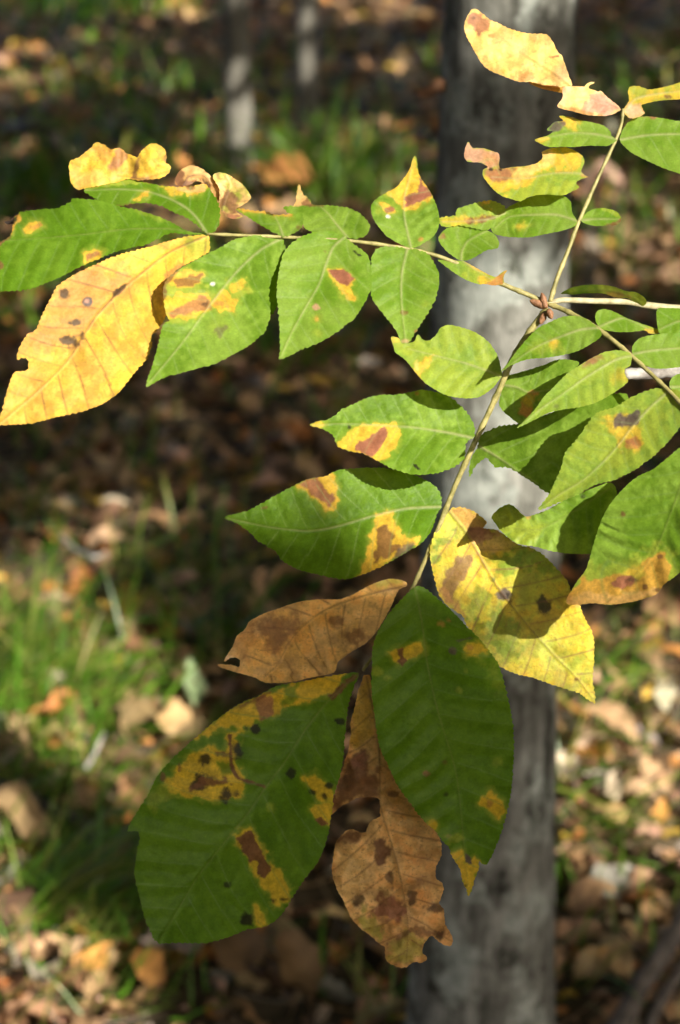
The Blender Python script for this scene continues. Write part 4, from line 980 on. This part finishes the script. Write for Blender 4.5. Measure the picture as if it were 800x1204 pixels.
leaf(SD, "crinkled brown withered leaflet hanging between the two lowest green ones",
     "C4 245,72 275,72 P 440,830 452,870 472,910 500,950 516,984 C5 690,200 695,280 670,340 665,420 695,440 712,480 680,560 716,600 720,680 757,750 750,802 700,795 640,757 600,790 580,850 610,885 580,910 540,905 490,936 420,927 370,897 365,820 330,795 260,742 180,662 130,572 80,472 50,350 65,270 85,190 140,135 200,135 250,140 290,80 340,40 C4 334,880 328,800 260,785 190,792 100,850 42,897 28,870 80,730 105,640 138,540 158,470 165,350 195,200 232,90",
     "C4 255,80 300,300 330,500 335,800 C5 345,20 400,200 450,380 490,600 500,700 490,920", 1.160, 'T', 'O', ay=-0.10, fold=0.12, und=0.010, rough_und=0.0050, veins='d', teeth=0.9, ragged=2.0, speck=0.45, vsp=26, mix=0.35,
     patches=[('Y', T("C4 232,85 275,75 300,300 310,420 200,480 160,470 165,350"), 8, 6, 0.7), ('B', T("C4 138,560 240,520 280,540 270,640 330,620 330,790 190,795 40,895 80,730"), 6, 6, 0.85), ('K', T("C4 110,640 200,620 180,720 90,780"), 10, 6, 0.4), ('RB', T("C4 160,560 250,520 275,570 230,620 170,610"), 5, 5, 0.6),
              ('B', T("C5 90,190 140,135 215,140 200,200 160,225 120,180"), 4, 5, 0.85), ('B', T("C5 300,200 350,195 412,235 390,290 335,335 315,280"), 4, 5, 0.9), ('K', ell("C5 205,540,26,24 385,410,16,24 520,530,20,36 655,590,48,30 690,745,28,16"), 3.5, 5, 0.75),
              ('RB', T("C5 300,630 345,520 400,500 470,580 490,640 400,660"), 7, 7, 0.85), ('YG', T("C5 190,640 290,640 350,690 330,760 250,720"), 7, 7, 0.6), ('YG', T("C5 380,790 520,730 590,780 570,880 480,925 380,890"), 9, 8, 0.5), ('B', T("C5 380,800 470,740 520,705 560,705 700,740 640,755 530,730"), 3, 4, 0.7), ('B', T("C5 500,470 580,400 600,450 530,500"), 7, 6, 0.5),
              ('G', ell("C5 240,595,14,24"), 4, 4, 0.5), ('PY', T("C5 60,300 140,200 260,260 240,440 130,560"), 14, 8, 0.35), ('O', T("C4 340,500 420,640 560,900 400,900 340,700"), 10, 6, 0.5), ('B', ell("C4 410,775,32,12"), 2, 3, 0.8)])

# ================================================================== DEAD STICKS AND TWIGS
def stick(name, pts, r0, r1, label, cat, mat, seed=1, sides=9, jit=0.22, group=None):
    P = catmull(np.array(pts, float), False, 6)
    r_ = np.random.default_rng(seed)
    P = P + r_.normal(size=P.shape) * r0 * 0.10
    v, f = tube_data(P, np.linspace(r0, r1, len(P)), sides, jit, seed)
    o = link_mesh(name, v, f, mat)
    return tag(o, label, cat, group)
def gp(x, y, z=0.0):
    g = ground_pt(x, y, z); return [g[0], g[1], z]
stick("dead_branch", [gp(690, 1290, 0.05), gp(740, 1185, 0.07), gp(800, 1090, 0.10), gp(900, 960, 0.16)], 0.015, 0.012, "thick dark fallen branch slanting up at the lower right corner", "branch", M_STICK, 2)
stick("dead_branch", [gp(745, 1260, 0.04), gp(775, 1180, 0.05), gp(820, 1120, 0.06), gp(900, 1020, 0.08)], 0.009, 0.007, "thinner grey fallen branch in the lower right corner beneath the thick one", "branch", M_STICK, 3)
stick("dead_branch", [gp(-60, 905, 0.03), gp(20, 932, 0.035), gp(80, 958, 0.035), gp(150, 990, 0.02), gp(185, 1002, 0.01)], 0.014, 0.007, "grey fallen branch among leaves at the left edge, below the bright grass", "branch", M_STICK, 4)
stick("pale_twig", [gp(68, 628, 0.02), gp(88, 646, 0.04), gp(112, 655, 0.05), gp(125, 650, 0.03)], 0.006, 0.004, "pale bent twig under a brown leaf left of centre", "twig", M_PALESTICK, 5)
stick("pale_twig", [gp(100, 905, 0.03), gp(112, 885, 0.04), gp(122, 862, 0.05)], 0.004, 0.003, "pale upright twig stub in the sunlit grass at left", "twig", M_PALESTICK, 6)
stick("bent_branch", [gp(10, 150, 0.0), gp(22, 150, 0.18), gp(45, 148, 0.24), gp(66, 165, 0.18), gp(76, 195, 0.06), gp(78, 222, 0.0)], 0.022, 0.016, "grey bent branch arching out of the ground at the upper left", "branch", M_STICK, 7)
stick("pale_twig", [gp(335, 195, 0.02), gp(365, 170, 0.12), gp(400, 145, 0.25)], 0.010, 0.006, "blurred slanting twig right of the slender trunks", "twig", M_STICK, 8)
stick("dead_branch", [gp(640, 70, 0.1), gp(700, 58, 0.25), gp(790, 75, 0.2), gp(900, 80, 0.1)], 0.016, 0.010, "dark low branch right of the grey trunk near the top", "branch", M_STICK, 9)
# broken whitish branch end right behind the nearest stalk: leans on the ground out of frame
stick("broken_branch", [pt(735, 440, 1.22), pt(765, 438, 1.225), pt(800, 436, 1.23), pt(900, 440, 1.26), [0.62, 1.45, 0.5], [0.75, 1.6, -0.02]], 0.0032, 0.006,
      "broken pale grey branch end poking in from the right behind the leaflets", "branch", M_PALESTICK, 10)
# dead leaf scrap caught on the trunk's left side
o = stick("bark_twig", [[main_x - 0.055, 2.19, 1.262], [main_x - 0.070, 2.175, 1.268], [main_x - 0.082, 2.165, 1.262], [main_x - 0.092, 2.16, 1.264]], 0.008, 0.004, "short reddish twig stub sticking out left of the grey trunk near the top", "twig", M_BUD, 12)

# ================================================================== GRASS
def grass_blades(spec):
    Vs = []; Fs = []; Cs = []; off = 0
    r_ = np.random.default_rng(77)
    for (bx_, by_, n, L, spread, dirx, diry, w, bright) in spec:
        for _ in range(n):
            q = np.array([bx_, by_]) + r_.normal(size=2) * spread
            Lb = L * r_.uniform(0.55, 1.15); a = r_.normal(size=2) * 0.45 + np.array([dirx, diry])
            ln = np.linalg.norm(a) + 1e-6; lean = min(1.25, ln) * r_.uniform(0.6, 1.1); a = a / ln
            sg = 7; t = np.linspace(0, 1, sg)
            ang = (0.3 + lean * 1.45 * t)
            hx_ = np.cumsum(np.sin(ang)) / sg * Lb; hz = np.cumsum(np.cos(ang)) / sg * Lb
            hx_ -= hx_[0]; hz -= hz[0]
            z0 = float(ground_h(np.array([q[0]]), np.array([q[1]]))[0]) - 0.005
            P = np.stack([q[0] + a[0] * hx_, q[1] + a[1] * hx_, np.maximum(z0 + hz, 0.01)], 1)
            sd_ = np.array([-a[1], a[0], 0.0]); tw = r_.normal() * 0.7
            sd_ = sd_ * math.cos(tw) + np.array([0, 0, 1]) * math.sin(tw) * 0.5
            ww = w * r_.uniform(0.6, 1.2) * np.maximum(0.04, (1 - t ** 2.2)) * np.minimum(1, 0.5 + t * 3)
            A = P - sd_[None] * ww[:, None]; B = P + sd_[None] * ww[:, None]
            Vs.append(np.stack([A, B], 1).reshape(-1, 3))
            Fs += [[off + 2 * i, off + 2 * i + 1, off + 2 * i + 3, off + 2 * i + 2] for i in range(sg - 1)]
            off += 2 * sg
            yel = r_.random() ** 3
            c = np.array([0.085, 0.22, 0.012]) * (1 - yel) + np.array([0.32, 0.29, 0.07]) * yel
            Cs.append(np.tile((c * r_.uniform(0.7, 1.25) * bright)[None], (2 * sg, 1)))
    return np.vstack(Vs), Fs, np.vstack(Cs)
tufts = []
def tuft(px_, py_, n, L, spread, dx, dy, w=0.0035, br=1.0):
    g = ground_pt(px_, py_); tufts.append((g[0], g[1], n, L, spread, dx, dy, w, br))
tuft(-10, 800, 60, 0.26, 0.05, 0.5, -0.1); tuft(30, 790, 60, 0.22, 0.06, 0.3, 0.0); tuft(70, 820, 55, 0.20, 0.06, 0.5, 0.1, 0.004); tuft(20, 850, 40, 0.16, 0.07, 0.3, 0.2)
tuft(110, 860, 30, 0.22, 0.05, 0.8, 0.4, 0.0055); tuft(60, 880, 24, 0.18, 0.06, 0.2, 0.0); tuft(-20, 740, 40, 0.25, 0.05, 0.6, 0.0)
tuft(0, 830, 70, 0.24, 0.05, 0.8, 0.1, 0.0035, 1.15); tuft(40, 840, 70, 0.22, 0.06, 0.7, 0.1, 0.0035, 1.15); tuft(-20, 780, 60, 0.26, 0.04, 0.9, 0.0, 0.0035, 1.1); tuft(85, 845, 40, 0.2, 0.05, 0.8, 0.2, 0.0045, 1.1)
for k_ in range(30):
    tuft(random.uniform(-20, 240), random.uniform(860, 1204), 9, 0.17, 0.05, random.uniform(0.0, 1.0), random.uniform(-0.2, 0.4), 0.0026, 1.05)
for k_ in range(14):
    tuft(random.uniform(655, 820), random.uniform(760, 1180), 8, 0.17, 0.05, random.uniform(-0.8, 0.8), random.uniform(-0.3, 0.3), 0.0026, 1.0)
for k_ in range(46):
    tuft(random.uniform(-60, 860), random.uniform(-20, 420), 26, 0.22, 0.25, random.uniform(-0.6, 0.6), random.uniform(-0.3, 0.3), 0.010, 1.1)
tuft(60, 1075, 60, 0.25, 0.04, 1.0, 0.35, 0.004, 1.15); tuft(105, 1065, 60, 0.22, 0.04, 1.0, 0.35, 0.004, 1.1)
for k_ in range(22):
    tuft(random.uniform(-20, 200), random.uniform(880, 1090), 9, 0.2, 0.04, random.uniform(0.3, 1.1), random.uniform(-0.1, 0.4), 0.0034, 1.2)
tuft(-10, 640, 26, 0.24, 0.10, 0.5, -0.2)
for k_ in range(18):
    tuft(random.uniform(90, 330), random.uniform(660, 800), 14, 0.27, 0.07, random.uniform(0.0, 0.9), random.uniform(-0.3, 0.3), 0.0036, 0.8)
for k_ in range(12):
    tuft(random.uniform(0, 260), random.uniform(470, 640), 7, 0.22, 0.07, random.uniform(-0.5, 0.5), random.uniform(-0.3, 0.3), 0.0035, 0.9)
tuft(60, 1070, 42, 0.24, 0.04, 0.9, 0.3, 0.0045); tuft(100, 1050, 40, 0.22, 0.04, 0.9, 0.4, 0.0045); tuft(40, 1110, 12, 0.2, 0.05, 0.6, 0.0)
tuft(30, 1200, 8, 0.28, 0.04, 0.1, 0.1, 0.003); tuft(200, 1120, 12, 0.14, 0.05, 0.3, 0.0); tuft(230, 1105, 10, 0.15, 0.04, 0.8, 0.1, 0.005)
for k_ in range(10):
    tuft(random.uniform(-10, 220), random.uniform(900, 1200), 7, 0.15, 0.05, random.uniform(-0.5, 0.5), 0.0, 0.003)
tuft(655, 980, 16, 0.26, 0.05, 0.8, -0.2, 0.0045, 0.9); tuft(660, 840, 12, 0.24, 0.04, 1.0, 0.1, 0.005); tuft(690, 815, 16, 0.24, 0.03, 1.2, 0.0, 0.006, 1.1)
tuft(660, 900, 26, 0.22, 0.06, 0.2, 0.0, 0.004, 0.9); tuft(650, 1060, 14, 0.24, 0.05, 0.4, -0.3, 0.004, 0.9); tuft(700, 1010, 9, 0.26, 0.04, 0.5, -0.6, 0.0045); tuft(670, 1150, 8, 0.26, 0.04, 0.7, -0.7, 0.004)
tuft(780, 720, 14, 0.2, 0.06, -0.2, 0, 0.004); tuft(760, 900, 8, 0.16, 0.05, 0, 0, 0.004); tuft(430, 1190, 12, 0.22, 0.03, 0.2, 0.2, 0.004, 0.9)
tuft(400, 235, 60, 0.55, 0.12, 0.1, 0.0, 0.008); tuft(355, 230, 45, 0.5, 0.12, -0.8, 0.0, 0.008); tuft(440, 250, 30, 0.4, 0.1, 0.2, 0, 0.007); tuft(55, 235, 60, 0.42, 0.10, 0.1, -0.2, 0.010)
tuft(10, 215, 30, 0.3, 0.12, 0.1, 0, 0.008); tuft(110, 20, 140, 0.7, 0.35, 0.3, 0, 0.016, 1.3); tuft(170, 160, 40, 0.3, 0.25, 0.2, 0, 0.010); tuft(760, 130, 60, 0.5, 0.4, 0, 0, 0.013, 0.8)
for k_ in range(40):
    tuft(random.uniform(-60, 860), random.uniform(-10, 330), 16, 0.34, 0.18, random.uniform(-0.4, 0.4), random.uniform(-0.3, 0.3), 0.008, 0.85)
for k_ in range(22):
    tuft(random.uniform(-40, 520), random.uniform(330, 560), 12, 0.22, 0.10, random.uniform(-0.4, 0.4), random.uniform(-0.3, 0.3), 0.005, 0.85)
for k_ in range(16):
    tuft(random.uniform(650, 840), random.uniform(330, 720), 10, 0.2, 0.10, random.uniform(-0.4, 0.4), 0, 0.004, 0.85)
v, f, c = grass_blades(tufts)
o = link_mesh("grass", v, f, M_GRASS, None, c)
tag(o, "thin green grass blades growing through the fallen leaves", "grass", None, "stuff")

# ================================================================== LEAF LITTER
LCOL = {"tan": (0.42, 0.27, 0.135), "pinkish": (0.46, 0.29, 0.19), "brown": (0.25, 0.145, 0.07), "orange": (0.48, 0.21, 0.06), "grey": (0.28, 0.245, 0.195), "dark brown": (0.13, 0.08, 0.042), "yellow": (0.50, 0.33, 0.055), "pale": (0.42, 0.34, 0.25), "pale green": (0.27, 0.34, 0.16)}
CW = [("tan", .30), ("pinkish", .07), ("brown", .29), ("orange", .11), ("grey", .08), ("dark brown", .09), ("yellow", .04), ("pale", .02)]
def leaf_shape(kind, r_):
    """local leaf on the z=0 plane, length 1 along x, curled; verts, faces"""
    nu, nv = 9, 5
    u = np.linspace(0, 1, nu)
    if kind == 0: w = 0.30 * np.sin(math.pi * u ** 0.8) ** 0.8
    elif kind == 1: w = 0.20 * np.sin(math.pi * u ** 1.1) ** 0.8
    elif kind == 2: w = 0.34 * np.sin(math.pi * u ** 0.9) ** 0.7 * (0.72 + 0.28 * np.cos(u * 19))
    else: w = 0.36 * np.sin(math.pi * u ** 0.75) ** 0.9 * (0.85 + 0.15 * np.cos(u * 23))
    w = np.maximum(w, 0.012)
    tv = np.linspace(-1, 1, nv)
    X = np.repeat(u[:, None] - 0.5, nv, 1) + 0.03 * r_.normal(size=(nu, 1))
    Y = w[:, None] * tv[None] + 0.10 * np.sin(u * 2.5 + r_.random() * 6)[:, None]
    fold = r_.uniform(0.1, 0.9); curl = r_.normal() * 0.9; tw = r_.normal() * 0.5
    Z = fold * np.abs(tv)[None] ** 1.3 * w[:, None] * 0.9 + curl * (u - 0.5)[:, None] ** 2 * 0.8 + tw * (u - 0.5)[:, None] * tv[None] * w[:, None] + 0.035 * r_.normal(size=(nu, nv)) + 0.07 * np.sin(u * 7 + r_.random() * 6)[:, None] * tv[None] ** 2
    Y = Y + 0.03 * r_.normal(size=(nu, nv)) * np.abs(tv)[None]
    V = np.stack([X, Y, Z - Z.min()], -1).reshape(-1, 3)
    Fc = [[i * nv + j, i * nv + j + 1, (i + 1) * nv + j + 1, (i + 1) * nv + j] for i in range(nu - 1) for j in range(nv - 1)]
    return V, Fc
SHAPES = [leaf_shape(k % 4, np.random.default_rng(900 + k)) for k in range(28)]
_t = np.linspace(-1, 1, 6)
STRAW = (np.stack([np.repeat(_t * 1.4, 3), np.tile([0.03, -0.03, 0.0], 6), np.tile([0.0, 0.0, 0.05], 6) + np.repeat(0.25 * _t ** 2, 3)], 1), [[i * 3 + a, i * 3 + b, i * 3 + 3 + b, i * 3 + 3 + a] for i in range(5) for a, b in ((0, 1), (1, 2), (2, 0))])
def rot(r_, tilt):
    z = r_.uniform(0, 2 * math.pi); tx = r_.normal() * tilt; ty = r_.normal() * tilt
    return np.array(Matrix.Rotation(z, 3, 'Z') @ Matrix.Rotation(tx, 3, 'X') @ Matrix.Rotation(ty, 3, 'Y'))
lr = np.random.default_rng(31)
items = []   # position, length, shape, rotation, colour name
def scatter(y0, y1, dens, lmin, lmax):
    hw = lambda y: 0.19 * y + 0.45
    area = (hw(y0) + hw(y1)) * (y1 - y0); n = int(area * dens)
    for _ in range(n):
        y = y0 + (y1 - y0) * lr.random(); x = lr.uniform(-1, 1) * hw(y)
        if math.hypot(x - main_x, y - 2.2) < 0.11: continue
        nm = CW[lr.choice(len(CW), p=[c_[1] / 1.0 for c_ in CW])][0]
        items.append([x, y, lr.uniform(lmin, lmax), int(lr.integers(28)), rot(lr, 0.28), nm])
CW[0] = ("tan", 1 - sum(c_[1] for c_ in CW[1:]))
scatter(2.0, 3.6, 420, 0.04, 0.095); scatter(3.6, 6.0, 320, 0.04, 0.10); scatter(6.0, 10.0, 150, 0.06, 0.13); scatter(10.0, 19.0, 55, 0.08, 0.17); scatter(19.0, 32.0, 14, 0.12, 0.25)
n_big = len(items)
scatter(2.0, 3.8, 700, 0.018, 0.045); scatter(3.8, 6.5, 300, 0.02, 0.05)
for q in items[n_big:]:
    if lr.random() < 0.35: q[3] = -1; q[5] = ('tan', 'brown', 'grey')[int(lr.integers(3))]                       # dead grass straw and bits of twig
FG = [catmull(T(q), True, 2) for q in (
    "P 421,791 330,806 255,855 180,930 155,976 160,1010 180,1104 260,1108 340,1085 380,990 400,880", "P 487,690 560,745 600,850 600,940 550,1045 460,910 437,810 450,740",
    "P 390,1010 450,900 520,990 530,1100 470,1135 420,1090", "P 530,-10 690,-10 650,1204 475,1204", "P 510,600 700,740 700,820 560,750", "P 270,605 400,560 517,590 400,680", "P 370,495 460,462 558,510 500,555", "P 265,780 380,700 480,690 430,780 310,800")]
px_, py_, dd_ = project(np.array([[q[0], q[1], 0.02] for q in items]))
vis = (px_ > 5) & (px_ < 795) & (py_ > 5) & (py_ < 1200)
for poly in FG:
    vis &= ~inside(px_, py_, poly)
size = np.array([q[2] for q in items]) / dd_ * (np.arange(len(items)) < n_big)
order = np.argsort(-np.where(vis, size, 0))
# a few leaves that stand out in the photograph: x, y, length, shape, colour, label
special = [(165, 885, 0.10, 3, "brown", "large upturned brown leaf left of the biggest green leaflet"), (72, 858, 0.06, 0, "orange", "orange tinged leaf in the sunlit grass at the left edge"),
           (145, 747, 0.075, 3, "yellow", "dull yellow fallen leaf alone in dark grass, left of centre"), (285, 645, 0.06, 1, "yellow", "small orange yellow leaf below the tip of the dark green leaflet"),
           (226, 852, 0.085, 2, "pale green", "pale green leaf lying above the biggest green leaflet"), (28, 1003, 0.12, 0, "tan", "broad tan leaf at the left edge below the grey branch"),
           (300, 1122, 0.085, 0, "orange", "bright orange curled leaf just below the biggest green leaflet"), (128, 632, 0.09, 0, "brown", "brown leaf with the bent twig across it"),
           (138, 614, 0.06, 1, "pale", "narrow white gleaming leaf on top of the brown one with the twig"), (330, 236, 0.26, 0, "orange", "big blurred orange leaf under the small curled brown tip"),
           (720, 1065, 0.07, 3, "grey", "squarish grey brown leaf in the shade right of the trunk"), (695, 1088, 0.07, 3, "tan", "angular tan leaf in shade just right of the trunk foot"),
           (780, 1000, 0.06, 1, "orange", "small glowing orange leaf at the right edge of the sunny patch"), (715, 895, 0.10, 1, "tan", "long straw coloured leaf in the sunny patch on the right"),
           (720, 965, 0.065, 1, "pale", "pale leaf below the sunny patch on the right"), (775, 862, 0.075, 2, "pale", "whitish leaf in the sunny patch at the right edge"),
           (690, 845, 0.08, 2, "pinkish", "pale pinkish crumpled leaf beside the trunk in the sun"), (66, 830, 0.05, 0, "pale", "small white leaf in the bright grass at left"),
           (270, 1150, 0.12, 0, "brown", "large brown leaf at the bottom beside the orange one"), (345, 1180, 0.11, 0, "brown", "brown folded leaf at the bottom edge, left of the trunk"), (175, 1165, 0.065, 3, "orange", "rusty orange leaf at the bottom left"),
           (115, 1160, 0.065, 0, "orange", "apricot curled leaf in the sunny bottom left litter"), (215, 1140, 0.11, 3, "grey", "broad greyish brown leaf below the biggest green leaflet"), (705, 250, 0.2, 0, "pinkish", "blurred pinkish leaf right of the trunk, beneath the tiny oval leaflet"),
           (160, 250, 0.2, 0, "orange", "blurred orange leaf seen between the left stalk leaflets"), (213, 10, 0.28, 3, "orange", "blurred orange leaf at the very top edge, left")]
def place(it, zoff):
    x, y, L, si, Rm, nm = it
    V, Fc = SHAPES[si] if si >= 0 else STRAW
    P = (V * L) @ Rm.T
    z0 = float(ground_h(np.array([x]), np.array([y]))[0])
    P[:, 2] -= np.percentile(P[:, 2], 12)
    return P + np.array([x, y, z0 + zoff]), Fc
def leaf_cols(nm, n, r_):
    c = np.array(LCOL[nm]) * r_.uniform(0.75, 1.2) * (1 + r_.normal(size=3) * 0.05)
    g = 1 + 0.16 * r_.normal(size=(n, 1))
    return np.clip(c[None] * g, 0.01, 0.9)
n_ind = 0
for (sx, sy, L, kd, nm, lab) in special:
    g = ground_pt(sx, sy); r_ = np.random.default_rng(int(sx * 7 + sy))
    V, Fc = place([g[0], g[1], L, [k for k in range(28) if k % 4 == kd][int(sx) % 7], rot(r_, 0.15), nm], 0.035)
    tilt = np.array([0, -0.25, 0.0])
    V[:, 2] += (V[:, 1] - V[:, 1].min()) * 0.45
    o = link_mesh("fallen_leaf", V, Fc, M_LITTER, None, leaf_cols(nm, len(V), r_))
    tag(o, lab, "leaf", "fallen leaves that stand out"); n_ind += 1
def zone(x, y):
    v_ = "the bottom edge" if y > 1090 else "the lower third" if y > 800 else "mid height" if y > 430 else "the upper third"
    h_ = "along the left side" if x < 170 else "left of the trunk" if x < 520 else "right of the trunk"
    return v_, h_
ORD = ["leftmost", "second from left", "third from left", "fourth from left", "fifth from left", "sixth from left", "seventh from left", "eighth from left", "ninth from left", "tenth from left"] + ["%s from right" % w for w in ("tenth", "ninth", "eighth", "seventh", "sixth", "fifth", "fourth", "third", "second")] + ["rightmost"]
zones = {}
for i in order[:272].tolist():
    if vis[i]:
        v_, h_ = zone(px_[i], py_[i]); zones.setdefault((items[i][5], v_, h_), []).append(i)
LAB = {}
for (cn, v_, h_), ids in zones.items():
    ids.sort(key=lambda q: px_[q])
    for k, i in enumerate(ids):
        if len(ids) == 1: t_ = "lone %s fallen leaf at %s, %s" % (cn, v_, h_)
        else: t_ = "%s %s fallen leaf at %s, %s" % (ORD[k] if k < 10 else ORD[max(10, len(ORD) - len(ids) + k)], cn, v_, h_)
        LAB[i] = (t_, "%s fallen leaves at %s %s" % (cn, v_, h_))
chosen = set(order[:272].tolist())
rest_V = []; rest_F = []; rest_C = []; off = 0
for i, it in enumerate(items):
    r_ = np.random.default_rng(5000 + i)
    if i in chosen and vis[i]:
        V, Fc = place(it, 0.016 + 0.012 * r_.random())
        o = link_mesh("fallen_leaf", V, Fc, M_LITTER, None, leaf_cols(it[5], len(V), r_))
        tag(o, LAB[i][0], "leaf", LAB[i][1])
    else:
        V, Fc = place(it, 0.010 * r_.random())
        rest_V.append(V); rest_C.append(leaf_cols(it[5], len(V), r_))
        rest_F.append(np.array(Fc) + off); off += len(V)
o = link_mesh("leaf_litter", np.vstack(rest_V), np.vstack(rest_F), M_LITTER, None, np.vstack(rest_C))
tag(o, "blurred carpet of dry brown and orange fallen leaves", "leaf litter", None, "stuff")
